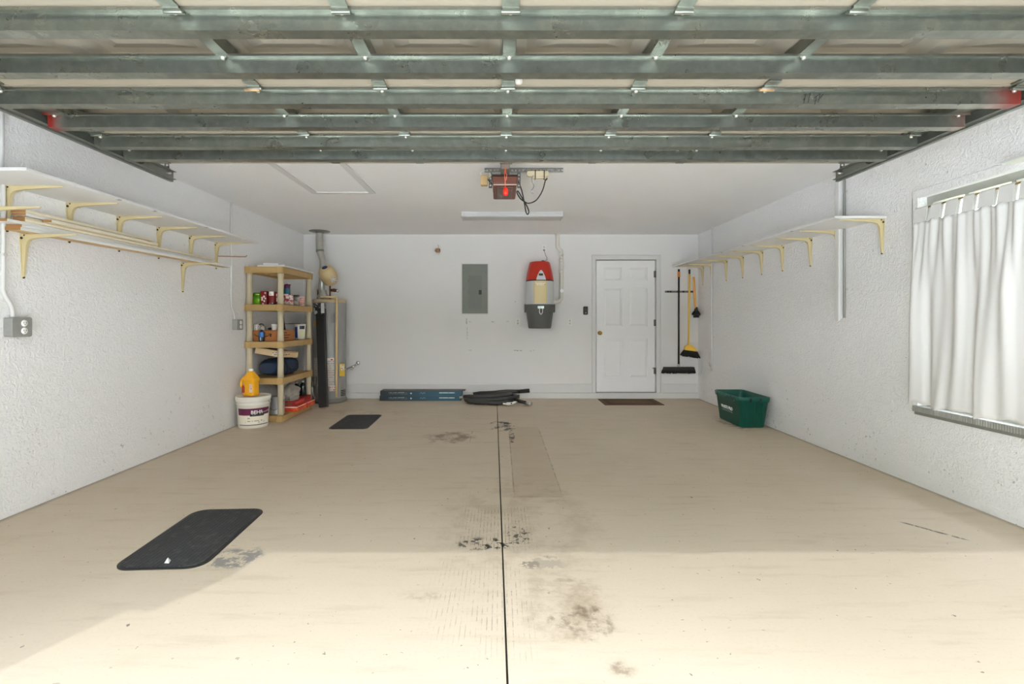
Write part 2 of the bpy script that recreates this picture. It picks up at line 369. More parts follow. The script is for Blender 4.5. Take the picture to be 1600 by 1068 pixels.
for i in range(len(ys)-1):
    for k in range(2):
        part('pane', MB().box(WX+.022, WX+.026, ys[i], ys[i+1], zr[k], zr[k+1]), gl.m, w1)
# raised stucco band round the window and the ribbed sill under the curtain
mb = MB().box(XR-.012, XR, WY0-.05, WY1+.05, WZ1, WZ1+.055).box(XR-.012, XR, WY1, WY1+.05, WZ0, WZ1)
struct('trim_2', mb, M_WALL, bevel=.008)
sill = MB(); n = 96; prof = []
for i in range(n*2):
    y = WY0-.03+(WY1+.02-WY0+.03)*i/(n*2-1); prof.append((XR-.030-(.006 if i % 2 else 0), y))
sill.prism(prof+[(XR+.115, WY1+.02), (XR+.115, WY0-.03)], WZ0-.035, WZ0+.006, 'z')
sill.box(XR-.012, XR, WY0-.03, WY1+.03, WZ0-.06, WZ0-.035)
struct('trim_3', sill, mat('sill_grey_metal', (146, 144, 137), .6, 0, k=.85))
solid('wall_ledge', MB().box(XR-.10, XR, 2.35, 2.90, 2.147, 2.162), M_WHITE, 'thin white board fixed to the wall above the curtained window', 'ledge', bevel=.002)
# hatch in the ceiling
hx0, hx1, hy0, hy1 = -1.95, -1.295, 3.72, 5.07
ht = struct('trim_4', MB().box(hx0, hx0+.055, hy0, hy1, ZC-.016, ZC).box(hx1-.055, hx1, hy0, hy1, ZC-.016, ZC).box(hx0+.055, hx1-.055, hy0, hy0+.055, ZC-.016, ZC).box(hx0+.055, hx1-.055, hy1-.055, hy1, ZC-.016, ZC), M_WHITE, bevel=.003)
part('hatch_panel', MB().box(hx0+.06, hx1-.06, hy0+.06, hy1-.06, ZC-.007, ZC), M_CEIL, ht)
# ------------------------------------------------------------------ overhead garage door
def galv(name, red=None):
    t = NT(name)
    vo = t.voro(38); sp = t.noise(7, 4, .6)
    c = t.mix(vo.outputs['Color'], rgb(168, 172, 160, .72), rgb(184, 187, 175, .72)); c = t.mix(t.step(sp, .35, .7), c, rgb(156, 161, 151, .70))
    c = t.mix(t.math('MULTIPLY', t.step(t.noise(16, 5, .7), .60, .85), .12), c, rgb(96, 102, 98))
    if red:
        o = t.xyz(); m = None
        for (x0, x1, amt) in red:
            q = t.math('MULTIPLY', t.step(t.math('ADD', o[0], t.math('MULTIPLY', t.math('SUBTRACT', t.noise(14, 3), .5), .08)), x0, x1), amt)
            m = q if m is None else t.math('MAXIMUM', m, q)
        c = t.mix(m, c, rgb(150, 44, 34, .75))
        t.set(Metallic=t.math('SUBTRACT', .88, t.math('MULTIPLY', m, .8)))
    else: t.set(Metallic=.88)
    t.set(Base_Color=c, Roughness=t.step(sp, .3, .7, .26, .40)); return t.m
M_GALV = galv('galvanised_steel')
M_GALV_DULL = mat('galvanised_dull', (150, 154, 146), .42, .75, var=.12, scale=20, k=.85)
M_GALV_LT = mat('galvanised_bright', (150, 150, 146), .45, .5, var=.08, scale=30, k=.9)
M_ZINC = mat('zinc_bolt', (205, 203, 195), .3, .8, k=1.0)
M_PANEL = mat('door_panel_cream', (200, 189, 168), .55, var=.04, k=.66)
GX0, GX1 = OX0, OX1; GXC = (GX0+GX1)/2
ZS, ZT, ZP = 2.248, 2.308, 2.352                          # strut underside, stile face, panel skin
gd = thing('garage_door', 'open overhead sectional garage door with galvanised struts under cream panels', 'garage door', (GXC, 2.26, ZS))
secs = [(1.13, 1.695), (1.70, 2.26), (2.265, 2.828), (2.833, 3.40)]
stx = (-1.14, -.555, .038, .642, 1.25)
bolt0 = None; hinge0 = None
M_SKIN = M_PANEL  # same cream as the panels
for (y0, y1) in secs:
    s = MB(); n = 8; W = GX1-GX0-.01; xs0 = GX0+.005
    yc = (y0+y1)/2; hd = .205; cw = W/8
    s.box(xs0, xs0+W, y0, y1, ZP+.048, ZP+.056)
    s.box(xs0, xs0+W, y0, yc-hd, ZP+.012, ZP+.048).box(xs0, xs0+W, yc+hd, y1, ZP+.012, ZP+.048)
    for i in range(9): s.box(max(xs0, xs0+cw*i-.035), min(xs0+W, xs0+cw*i+.035), yc-hd, yc+hd, ZP+.012, ZP+.048)
    # skin with pressed rectangles
    cell = W/n; rows2 = 2; rh = (y1-y0)/rows2
    s.box(xs0, xs0+W, y0, y0+.05, ZT+.006, ZP+.012); s.box(xs0, xs0+W, y1-.05, y1, ZT+.006, ZP+.012)
    sec = part('door_section', s, M_PANEL, gd)
    for i in range(n):
        cx = xs0+cell*(i+.5); hw = cell/2-.035; yc = (y0+y1)/2; hd = .205; vs = []
        for (d, z) in ((0, ZP+.012), (.045, ZP+.046), (.085, ZP+.046), (.165, ZP+.016)):
            vs += [(cx-hw+d, yc-hd+d, z), (cx+hw-d, yc-hd+d, z), (cx+hw-d, yc+hd-d, z), (cx-hw+d, yc+hd-d, z)]
        fs = [(a*4+k, a*4+(k+1) % 4, a*4+4+(k+1) % 4, a*4+4+k) for a in range(3) for k in range(4)]+[(12, 13, 14, 15)]
        part('pressed_panel', MB().add(vs, fs), M_PANEL, sec)
    for x in (*stx, GX0+.06, GX1-.06):
        w = .027 if x in stx else .055; t = .0015
        part('stile', MB().box(x-w, x+w, y0+.012, y1-.012, ZT, ZT+t).box(x-w, x-w+t, y0+.012, y1-.012, ZT, ZP+.01).box(x+w-t, x+w, y0+.012, y1-.012, ZT, ZP+.01), M_GALV, gd)
def hat(Y):
    t = .0018
    pts = [(Y-.03, ZT), (Y, ZT), (Y+.002, ZS), (Y+.052, ZS), (Y+.055, ZT), (Y+.085, ZT)]
    back = [(Y+.085, ZT-t), (Y+.055+t, ZT-t), (Y+.052+t, ZS-t), (Y+.002-t, ZS-t), (Y-t, ZT-t), (Y-.03, ZT-t)]
    lip = [(Y-.03, ZT-t), (Y-.03, ZT-.009), (Y-.032, ZT-.009), (Y-.032, ZT)]
    return pts+back+lip[1:]
SY = (1.16, 1.44, 1.722, 2.018, 2.31, 2.588, 2.884, 3.108)
M_RED_R = galv('galvanised_steel_red_end', [(GX1-GXC-.22, GX1-GXC-.01, .95)])
M_RED_LR = galv('galvanised_steel_red_both', [(-(GX1-GXC)+.10, -(GX1-GXC)+.01, 1.0), (GX1-GXC-.12, GX1-GXC, .45)])
for i, Y in enumerate(SY):
    m = M_RED_R if i == 4 else M_RED_LR if i == 5 else M_GALV
    st = part('strut', MB().prism(hat(Y), GX0, GX1, 'x'), m, gd)
    for x in (*stx, GX0+.05, GX1-.05):
        for dy in (-.017,):
            if bolt0 is None:
                bolt0 = part('bolt', MB().lathe([(1e-4, -.012), (.006, -.012), (.0085, -.009), (.0085, 0), (.013, 0), (.013, .003)], (0, 0, 0), 8, M=Matrix.Translation((x, Y+dy, ZT-.004))), M_ZINC, st); b0 = (x, Y+dy)
            else: share('bolt', bolt0, st, (x-b0[0], Y+dy-b0[1], 0))
    if i == 4:                                           # pencilled mark on one strut
        lm = MB(); z0 = (ZS+ZT)/2
        def stroke(pts, r=.0020):
            lm.tube([px(a, b, Y-.0035) for a, b in pts], r, 5)
        stroke([(1256.3, 160), (1258, 153), (1259, 146)]); stroke([(1263, 160.5), (1264.5, 153), (1265.8, 146)])
        stroke([(1273, 163), (1275, 157), (1276, 149)], .0015); stroke([(1278.5, 159.5), (1280.5, 153), (1281.5, 146)], .0015)
        stroke([(1272, 153), (1277, 149.5), (1281, 146.5), (1281, 151)], .0015); stroke([(1272.5, 158), (1277, 156), (1283, 152), (1286, 147)], .0015)
        part('pencil_mark', lm, mat('pencil_dark', (52, 54, 50), .8, k=1), st)
for yj in (1.6975, 2.2625, 2.8305):                      # hinges across the section joints
    for x in (*stx, GX0+.06, GX1-.06):
        if hinge0 is None:
            mb = MB().box(x-.03, x+.03, yj-.055, yj-.012, ZT-.004, ZT-.0003).box(x-.03, x+.03, yj+.012, yj+.04, ZT-.004, ZT-.0003).cyl((x-.033, yj, ZT-.012), (x+.033, yj, ZT-.012), .008, 8).box(x-.03, x+.03, yj-.02, yj+.02, ZT-.010, ZT-.0003)
            hinge0 = part('hinge', mb, M_GALV, gd, .001); h0 = (x, yj)
        else: share('hinge', hinge0, gd, (x-h0[0], yj-h0[1], 0))
part('opener_arm_bracket', MB().box(.0, .085, 3.28, 3.34, ZT-.02, ZT).cyl((.04, 3.31, ZT-.01), (.04, 3.31, ZT+.10), .008, 8), M_GALV, gd)
part('inside_handle', MB().lathe([(1e-4, 0), (.013, .002), (.018, .010), (.018, .022)], n=14, M=Matrix.Translation((.086, 2.22, ZT-.012))), mat('handle_white', (205, 200, 190), .5, k=1), gd)
for x in (-1.14, 1.25):                                   # stubby roller shafts at the second joint
    part('hinge_pin', MB().cyl((x-.045, 2.262, ZT-.018), (x+.025, 2.262, ZT-.018), .0075, 8), mat('rusty_pin', (170, 140, 105), .5, .5), gd)
# ------------------------------------------------------------------ tracks
def track(side):
    X = GX0-.045 if side < 0 else GX1+.045; s = side
    t = thing('door_track', ('galvanised steel door track under the ceiling on the lumber rack side' if s < 0 else 'galvanised steel door track under the ceiling above the curtained window side'), 'track', (X, .62, 0))
    zc = 2.300; h = .030; th = .002
    cs = [(-.022*s, -h-.006), (-.022*s, -h), (0, -h), (.004*s, -h+.004), (.004*s, h-.004), (0, h), (-.022*s, h), (-.022*s, h-.006)]
    inner = [(a+(.0025*s if 0 < k < 7 else .0025*s), b+(.0025 if b < 0 else -.0025)) for k, (a, b) in enumerate(cs)]
    prof = [(X+a, zc+b) for a, b in [(-.024*s, -h), (.005*s, -h), (.005*s, h), (-.024*s, h), (-.024*s, h-.003), (.002*s, h-.003), (.002*s, -h+.003), (-.024*s, -h+.003)]]
    part('horizontal_track', MB().prism(prof, .98, 3.65, 'y'), M_GALV_DULL, t)
    ang = [(X+.006*s, zc-h-.012), (X+.006*s, zc+h), (X+.009*s, zc+h), (X+.009*s, zc-h-.009), (X+.03*s, zc-h-.009), (X+.03*s, zc-h-.012)]
    part('track_angle', MB().prism(ang, .98, 3.66, 'y'), M_GALV_DULL, t)
    arc = []                                             # curved and upright part
    R = .36
    for k in range(11):
        a = PI/2*k/10; arc.append((.98-R*math.sin(a), zc-R+R*math.cos(a)))
    arc.append((.62, .05)); cv = MB()
    for (p, q) in zip(arc[:-1], arc[1:]):
        d = Vector((q[0]-p[0], q[1]-p[1])).normalized(); nx, nz = -d.y, d.x
        vs = [(X+e*s, c[0]+nx*o_, c[1]+nz*o_) for c in (p, q) for (e, o_) in ((.005, -h), (.005, h), (-.002, h), (-.002, -h))]
        cv.add(vs, [(0, 1, 5, 4), (1, 2, 6, 5), (2, 3, 7, 6), (3, 0, 4, 7), (0, 3, 2, 1), (4, 5, 6, 7)])
    part('curved_track', cv, M_GALV_DULL, t)
    # hanger: perforated angle from the ceiling, with a cross piece
    hg = MB(); yh = 3.56; zz = zc+h
    hx = X-.012*s
    hs = .034
    while zz < ZC-.001:                                  # bars and holes: two strips and rungs
        z1 = min(zz+.030, ZC)
        hg.box(hx-.017, hx-.008, yh, yh+.003, zz, z1).box(hx+.008, hx+.017, yh, yh+.003, zz, z1)
        hg.box(hx-.017, hx+.017, yh, yh+.003, zz, min(zz+.016, ZC)); zz += .030
    part('hanger', hg, M_GALV_LT, t)
    part('hanger_brace', MB().box(hx-.013, hx+.013, 3.46, yh+.02, zc+h, zc+h+.003).tube([(hx, 3.38, zc+h+.01), (hx, yh, ZC-.01)], .008, 6), M_GALV_DULL, t)
    part('end_bolt', MB().cyl((X-.03*s, 3.58, zc), (X+.012*s, 3.58, zc), .008, 8), M_ZINC, t)
    part('top_roller', MB().cyl((X-.005*s, 3.30, zc), (X-.022*s, 3.30, zc), .022, 14).cyl((X-.09*s, 3.30, zc), (X, 3.30, zc), .006, 8), mat('roller_dark', (60, 58, 55), .5), t)
    return t
track(-1); track(1)
# ------------------------------------------------------------------ opener
OXC = .042
op = thing('door_opener', 'brown ceiling-mounted garage door opener on a steel rail with red pull handle', 'door opener', (OXC, 4.0, 2.33))
M_BROWN = mat('opener_brown_plastic', (112, 66, 52), .5, var=.05, k=1.0)
M_BROWN_D = mat('opener_brown_inset', (92, 64, 54), .4, var=.05, k=1.0)
M_BLACK = mat('black_plastic', (34, 33, 32), .5, var=.1, k=1.0)
hb = MB().add([(OXC-.104, 4.0, 2.405), (OXC+.104, 4.0, 2.405), (OXC+.100, 4.0, 2.335), (OXC-.100, 4.0, 2.335),
               (OXC-.104, 4.52, 2.405), (OXC+.104, 4.52, 2.405), (OXC+.100, 4.52, 2.337), (OXC-.100, 4.52, 2.337)],
              [(0, 1, 2, 3), (7, 6, 5, 4), (0, 4, 5, 1), (3, 2, 6, 7), (0, 3, 7, 4), (1, 5, 6, 2)])
body = part('motor_housing', hb, M_BROWN, op, .01)
part('top_plate', MB().box(OXC-.106, OXC+.106, 3.99, 4.53, 2.405, 2.414), M_BLACK, op, .003)
part('underside_panel', MB().box(OXC-.068, OXC+.068, 4.08, 4.46, 2.327, 2.337), M_BROWN_D, body, .004)
for k in range(4): part('vent_rib', MB().box(OXC+.02, OXC+.055, 4.12+.03*k, 4.132+.03*k, 2.324, 2.328), M_BROWN, body)
part('edge_strip', MB().box(OXC-.095, OXC+.095, 4.002, 4.012, 2.331, 2.335), mat('edge_pale', (205, 190, 178), .4), body)
part('rail', MB().prism([(OXC-.036, 2.4144), (OXC+.036, 2.4144), (OXC+.036, 2.418), (OXC+.014, 2.42), (OXC+.014, 2.45), (OXC-.014, 2.45), (OXC-.014, 2.42), (OXC-.036, 2.418)], .6, 4.05, 'y'), M_GALV_DULL, op)
part('chain', MB().box(OXC-.005, OXC+.005, .7, 4.0, 2.405, 2.412), M_BLACK, op)
tro = part('trolley', MB().box(OXC-.03, OXC+.03, 3.62, 3.76, 2.386, 2.414).box(OXC-.008, OXC+.008, 3.41, 3.66, 2.386, 2.394), M_ZINC, op, .003)
hp = px(790, 299, 3.72)
part('pull_cord', MB().tube([(OXC, 3.72, 2.39), (OXC-.006, 3.72, 2.34), (hp.x-.010, 3.72, hp.z+.14), (hp.x-.004, 3.72, hp.z+.09), (hp.x, 3.72, hp.z+.02)], .003, 6).tube([(OXC, 3.722, 2.39), (OXC+.004, 3.722, 2.34), (hp.x+.010, 3.722, hp.z+.13), (hp.x+.004, 3.722, hp.z+.085)], .003, 6), mat('orange_cord', (225, 110, 75), .7), tro)
part('pull_handle', MB().lathe([(1e-4, -.032), (.012, -.032), (.0185, -.022), (.0195, 0), (.017, .018), (.010, .030), (1e-4, .032)], (hp.x, 3.72, hp.z), 14), mat('red_handle_plastic', (235, 40, 20), .4, k=1.2), tro)
# perforated angle on the ceiling with straps down to the motor
pa = MB(); xa, xb = px(757, 0, 4.24).x, px(880, 0, 4.24).x; ya = 4.24
n = 22; stp = (xb-xa)/n
pa.box(xa, xb, ya, ya+.035, ZC-.003, ZC); pa.box(xa, xb, ya, ya+.003, ZC-.012, ZC); pa.box(xa, xb, ya, ya+.003, ZC-.040, ZC-.028)
for i in range(n): pa.box(xa+stp*i, xa+stp*(i+.55), ya, ya+.003, ZC-.029, ZC-.011)
pf = thing('perforated_bracket', 'long perforated steel angle on the ceiling that the opener hangs from', 'bracket', (OXC, ya, 2.42))
part('angle', pa, M_GALV_LT, pf)
for sx in (-1, 1):
    x = OXC+sx*.124; sb = MB(); z = 2.37
    while z < ZC-.04:
        sb.box(x-.015, x-.006, ya+.003, ya+.006, z, z+.03).box(x+.006, x+.015, ya+.003, ya+.006, z, z+.03).box(x-.015, x+.015, ya+.003, ya+.006, z, z+.015); z += .03
    part('strap', sb, M_GALV_LT, pf)
p = px(840, 268, 4.22)
cb = thing('power_adapter', 'small cream plastic box tied under the perforated ceiling bracket', 'box', (p.x, 4.2, 2.46))
M_CREAM = mat('cream_plastic', (206, 192, 162), .5, k=1.0)
part('body', MB().prism(rrect(.19, .045, .018, 4, p.x, 2.483), 4.195, 4.235, 'y'), M_CREAM, cb, .004)
part('lower_body', MB().box(p.x-.055, p.x+.075, 4.20, 4.235, 2.443, 2.461), M_CREAM, cb, .004)
for dx in (-.022, .055): part('cable_tie', MB().box(p.x+dx-.004, p.x+dx+.004, 4.190, 4.238, 2.44, 2.512), M_BLACK, cb)
M_GREYW = mat('grey_wire', (120, 120, 122), .6)
part('wire', MB().tube(smooth_path([px(833, 274, 4.19), px(831, 281, 4.19), px(834, 291, 4.2), px(830, 298, 4.2), px(832, 301, 4.2), px(833.5, 302.5, 4.2)]), .0035, 6), M_GREYW, cb)
b = px(757, 281, 4.2)
rc = thing('radio_receiver', 'small tan receiver box hanging beside the opener motor', 'receiver', (b.x, 4.2, 2.378))
part('case', MB().box(b.x-.032, b.x+.028, 4.17, 4.23, 2.378, 2.462), mat('tan_case', (168, 142, 98), .6, var=.12, scale=30), rc, .006)
part('wire', MB().tube(smooth_path([(b.x+.02, 4.18, 2.44), (b.x+.035, 4.2, 2.425), (OXC-.10, 4.22, 2.39)]), .004, 6), M_BLACK, rc)
part('hanging_wire', MB().tube(smooth_path([(b.x-.02, 4.2, 2.462), (b.x-.035, 4.2, 2.49), (b.x-.005, 4.22, 2.512), (b.x+.03, 4.24, 2.515)]), .002, 6), mat('white_wire', (215, 212, 205), .5), rc)
part('hanging_clip', MB().box(b.x+.036, b.x+.052, 4.23, 4.26, 2.46, 2.50), mat('pale_clip', (215, 205, 180), .5), rc, .003)
cpts = [(809.4, 281.7, 4.3), (815, 297, 4.3), (819.7, 318.7, 4.3), (821.5, 330, 4.3), (824.4, 334.7, 4.3), (826.2, 329, 4.32), (819.9, 316, 4.32), (813, 310, 4.33), (807.8, 301, 4.34), (809.4, 298.6, 4.35), (815, 307.5, 4.36), (820, 315, 4.37), (827, 317.3, 4.40), (838.4, 312, 4.44), (847.8, 297, 4.5), (852.5, 279.4, 4.54)]
cd = thing('black_cable', 'black power cord looping from the opener to the ceiling plug', 'cord', px(824, 334.7, 4.3))
part('cable', MB().tube(smooth_path([px(*q) for q in cpts], 8), .0055, 8), M_BLACK, cd)
pe = px(852.5, 279.4, 4.54); part('plug', MB().cyl(pe, (pe.x+.004, pe.y+.01, ZC-.003), .016, 10), M_BLACK, cd)
# light fixture
fx0, fx1, fy0, fy1 = px(720.5, 0, 5.96).x, px(880, 0, 5.96).x, 5.96, 6.22
lf = thing('ceiling_light', 'unlit white four-foot fluorescent wraparound light on the ceiling', 'light', ((fx0+fx1)/2, 6.09, 2.48))
part('lens', MB().prism([(fy0+.004, ZC-.02), (fy0+.004, ZC-.05), (fy0+.02, 2.484), (fy1-.02, 2.484), (fy1-.004, ZC-.05), (fy1-.004, ZC-.02)], fx0+.012, fx1-.012, 'x'), mat('lens_white_acrylic', (196, 196, 194), .35, var=.01, k=1.0), lf, .004)
part('base_pan', MB().box(fx0+.004, fx1-.004, fy0, fy1, ZC-.021, ZC), mat('fixture_enamel', (200, 200, 198), .4, var=.01, k=1.0), lf, .003)
for x in (fx0, fx1-.013): part('end_cap', MB().prism([(fy0, ZC), (fy0, ZC-.052), (fy0+.018, 2.480), (fy1-.018, 2.480), (fy1, ZC-.052), (fy1, ZC)], x, x+.013, 'x'), MATS['fixture_enamel'], lf, .003)
# ------------------------------------------------------------------ wall shelves
M_BRK = mat('beige_bracket_enamel', (208, 193, 150), .5, var=.05, k=1.02)
M_SCREW = mat('dark_screw', (40, 36, 32), .5, .4, k=1)
M_SHELF = mat('white_shelf_board', (212, 211, 209), .5, var=.02, k=1.12)
def bracket_mb(side, Y, z, arm=.35, leg=.275):
    """pressed-steel shelf bracket: tapered arm, tapered leg, rounded gusset, raised rib"""
    W = XL if side < 0 else XR; s = -side; mb = MB()
    out = [(0, 0), (arm, 0), (arm, -.006), (.12, -.022), (.075, -.028), (.050, -.036), (.036, -.052), (.029, -.080), (.010, -leg), (0, -leg)]
    def slab(hw0, hw1, k):
        vs = []
        for (a, b) in out:
            far = max(a/arm, -b/leg); hw = hw0+(hw1-hw0)*far
            vs += [(W+s*(a*k if a > .02 else a), Y-hw, z+b), (W+s*(a*k if a > .02 else a), Y+hw, z+b)]
        n = len(out)
        mb.add(vs, [(2*i, 2*((i+1) % n), 2*((i+1) % n)+1, 2*i+1) for i in range(n)]+[tuple(2*i for i in range(n))[::-1], tuple(2*i+1 for i in range(n))])
    slab(.013, .006, 1.0)
    mb.box(*sorted((W, W+s*.004)), Y-.024, Y+.024, z-.07, z); mb.prism([(Y-.022, z-.06), (Y+.022, z-.06), (Y+.009, z-leg-.008), (Y-.009, z-leg-.008)], *sorted((W, W+s*.004)), 'x')
    mb.prism([(W+s*.0, Y-.022), (W+s*.06, Y-.022), (W+s*arm, Y-.008), (W+s*arm, Y+.008), (W+s*.06, Y+.022), (W, Y+.022)], z-.0035, z, 'z')
    return mb
SCREW0 = []
def add_screws(side, Y, z, parent, leg=.275, dy=0):
    W = XL if side < 0 else XR; s = -side
    for (q, r) in (((W+s*.006, Y-.016, z-.026), 1.0), ((W+s*.006, Y, z-leg-.001), .9), ((W+s*.02, Y-.010, z-.008), .75)):
        if not SCREW0:
            SCREW0.append(MB().sphere((0, 0, 0), .008, 8).mesh('screw')); SCREW0[0].materials.append(M_SCREW)
        o = bpy.data.objects.new('screw', SCREW0[0]); COL.objects.link(o); o.parent = parent
        o.location = Vector(q)-ORG[parent]; o.scale = (r, r, r)
def wall_shelf(side, y0, y1, z, depth, ys, label):
    W = XL if side < 0 else XR; s = -side
    t = thing('wall_shelf', label, 'shelf', (W+s*depth/2, (y0+y1)/2, z-.275))
    bd = part('shelf_board', MB().box(*sorted((W+s*.001, W+s*depth)), y0, y1, z, z+.019), M_SHELF, t, .003)
    b0 = None
    for y in ys:
        if b0 is None:
            b0 = part('shelf_bracket', bracket_mb(side, y, z), M_BRK, t, .0015); yb = y; add_screws(side, y, z, b0)
        else:
            b = share('shelf_bracket', b0, t, (0, y-yb, 0)); add_screws(side, y, z, b)
    for k in range(3):                                   # small chips along the front edge
        yy = y0+.35+(y1-y0-.6)*random.random(); part('chip_mark', MB().box(*sorted((W+s*(depth-.02), W+s*(depth+.0005))), yy, yy+.03, z-.0006, z+.004), mat('chip_grey', (150, 146, 140), .8), bd)
    return t
wall_shelf(-1, 2.69, 5.29, 2.047, .43, (3.006, 3.44, 3.889, 4.34, 4.79, 5.22), 'long white wall shelf on beige brackets above the stacked lumber')
wall_shelf(1, 3.87, 7.50, 2.030, .415, (3.914, 4.42, 4.816, 5.29, 5.71, 6.16, 6.60, 7.05, 7.36), 'long white wall shelf on beige brackets between the window and brooms')
# lumber rack
zr0 = 1.768
for (Y, z, lab) in ((3.11, zr0, 'beige shelf bracket holding lumber, nearest the grey double outlet'), (4.67, zr0, 'beige shelf bracket under the lumber, nearest the tan shelving'), (2.86, 1.886, 'beige bracket arm level with the top of the stacked lumber')):
    t = thing('shelf_bracket', lab, 'bracket', (XL, Y, z-.275), 'brackets of the lumber rack')
    b = part('bracket_body', bracket_mb(-1, Y, z), M_BRK, t, .0015); add_screws(-1, Y, z, b)
hk = MB().tube(smooth_path([(XL, 5.24, 1.905), (-2.9, 5.24, 1.902), (-2.76, 5.24, 1.899), (-2.735, 5.24, 1.903), (-2.725, 5.24, 1.915)]), .005, 8)
solid('wall_hook', hk, mat('rusty_hook', (150, 112, 82), .5, .4), 'thin rusty wire hook below the white shelf end', 'hook', org=(XL, 5.24, 1.89))
def wood(name, face, side, k=1.02):
    t = NT(name); v = t.vec(scale=(30, 1.2, 30)); n = t.noise(2.0, 5, .6, v, .6)
    t.set(Base_Color=t.mix(n, rgb(*face, k*.92), rgb(*side, k)), Roughness=.6); return t.m
M_CREAMW = wood('cream_painted_wood', (228, 217, 190), (238, 228, 205)); M_WHITEW = wood('white_painted_wood', (220, 220, 218), (232, 232, 230))
M_RAW = wood('raw_pine', (196, 160, 110), (212, 180, 132)); M_END = mat('cut_wood_end', (168, 122, 74), .8, var=.2, scale=60, k=1.0)
BW = -3.022
# (x offset from wall near, far), width, z0, thickness, near Y, far Y, material, label
boards = [
 (.00, .10, .095, 1.769, .020, 2.97, 5.13, M_RAW, 'widest raw pine plank at the bottom of the lumber stack'),
 (.00, .02, .095, 1.790, .018, 2.98, 4.95, M_WHITEW, 'white board lying directly on the bottom pine plank'),
 (.00, .00, .085, 1.809, .018, 2.90, 4.93, M_WHITEW, 'white board whose orange cut end sticks out furthest towards the opening'),
 (.01, .02, .085, 1.828, .016, 3.00, 4.98, M_CREAMW, 'cream trim board in the middle of the lumber stack'),
 (.088, .082, .06, 1.846, .018, 3.12, 4.10, M_CREAMW, 'short narrow cream strip lying crosswise on the lumber stack'),
 (.00, -.01, .075, 1.846, .016, 3.02, 4.20, M_CREAMW, 'cream board with dark cut end, under the two topmost boards'),
 (.00, -.01, .090, 1.8655, .017, 3.01, 4.06, M_WHITEW, 'white faced board second from the top of the lumber stack'),
 (.00, -.01, .095, 1.8835, .018, 3.005, 4.13, M_CREAMW, 'topmost cream board of the lumber stack'),
]
for (x0, x1, w, z, th, ya, yb, m, lab) in boards:
    t = thing('lumber_board', lab, 'board', (BW+(x0+x1+w)/2, (ya+yb)/2, z), 'boards stacked on the wall brackets')
    a, b = BW+x0, BW+x1
    vs = [(a, ya, z), (a+w, ya, z), (b+w, yb, z), (b, yb, z)]; vs += [(q[0], q[1], q[2]+th) for q in vs]
    if lab.startswith('widest'): vs[2] = (b+w-.01, yb, z); vs[6] = (b+w-.01, yb, z+th)
    part('board_body', MB().add(vs, [(0, 3, 2, 1), (4, 5, 6, 7), (0, 1, 5, 4), (1, 2, 6, 5), (2, 3, 7, 6), (3, 0, 4, 7)]), m, t, .0015)
    if m is M_RAW: part('painted_edge', MB().add([(a+w, ya, z+.001), (b+w-.01, yb, z+.001), (b+w-.01, yb, z+th), (a+w, ya, z+th), (a+w+.0012, ya, z+.001), (b+w-.0088, yb, z+.001), (b+w-.0088, yb, z+th), (a+w+.0012, ya, z+th)], [(0, 1, 2, 3), (7, 6, 5, 4), (0, 4, 5, 1), (3, 2, 6, 7), (0, 3, 7, 4), (1, 5, 6, 2)]), M_WHITEW, t)
    part('cut_end', MB().box(a+.001, a+w-.001, ya-.0015, ya, z+.001, z+th-.001), M_END, t)
# ------------------------------------------------------------------ conduits and outlet boxes
M_PIPE = mat('white_pvc_conduit', (210, 209, 207), .45, var=.02, k=1.1); M_BOXG = mat('cast_grey_box', (142, 142, 138), .5, .3, var=.15, scale=40, bump=.2)
def conduit_with_box(X, s, Yp, ztop, Yb, zb, lab_c, lab_b, straps, twin=True):
    t = thing('conduit', lab_c, 'conduit', (X+s*.013, Yp, zb+.06))
    part('pipe', MB().tube(smooth_path([(X+s*.013, Yp, ztop), (X+s*.013, Yp, zb+.32), (X+s*.013, Yp, zb+.22), (X+s*.022, Yp+.04, zb+.13), (X+s*.026, Yp+.045, zb+.062)], 5), .0115, 10), M_PIPE, t)
    for z in straps: part('strap', MB().box(*sorted((X, X+s*.027)), Yp-.014, Yp+.014, z-.008, z+.008).box(*sorted((X, X+s*.003)), Yp-.035, Yp+.035, z-.008, z+.008), M_PIPE, t)
    b = thing('outlet_box', lab_b, 'outlet', (X, Yb, zb-.06))
    bd = part('box_body', MB().box(*sorted((X, X+s*.055)), Yb-.06, Yb+.06, zb-.058, zb+.058), M_BOXG, b, .006)
    pl = part('cover_plate', MB().prism(rrect(.128, .124, .014, 4, Yb, zb), *sorted((X+s*.055, X+s*.062)), 'x'), M_BOXG, b, .002)
    for dz in (.024, -.024):
        mbk = MB().lathe([(1e-4, .004), (.019, .004), (.021, 0)], n=20, M=Matrix.Translation((X+s*.062, Yb+.012, zb+dz)) @ Matrix.Rotation(s*PI/2, 4, 'Y'))
        r = part('receptacle', mbk, mat('outlet_white', (232, 230, 226), .4), b)
        part('slots', MB().box(*sorted((X+s*.0655, X+s*.0665)), Yb+.003, Yb+.006, zb+dz-.002, zb+dz+.008).box(*sorted((X+s*.0655, X+s*.0665)), Yb+.018, Yb+.021, zb+dz-.002, zb+dz+.008).cyl((X+s*.065, Yb+.012, zb+dz-.009), (X+s*.0665, Yb+.012, zb+dz-.009), .003, 8), M_DARK, r)
    return b
conduit_with_box(XL, 1, 2.975, 2.046, 3.045, 1.176, 'white conduit on the wall beneath the lumber rack', 'weathered grey double outlet box on the wall under the lumber', (1.62,))
conduit_with_box(XL, 1, 5.50, ZC, 5.60, 1.165, 'thin white conduit on the wall running down beside the tan shelving', 'small grey outlet box on the wall beside the tan shelving', (2.12, 1.50))
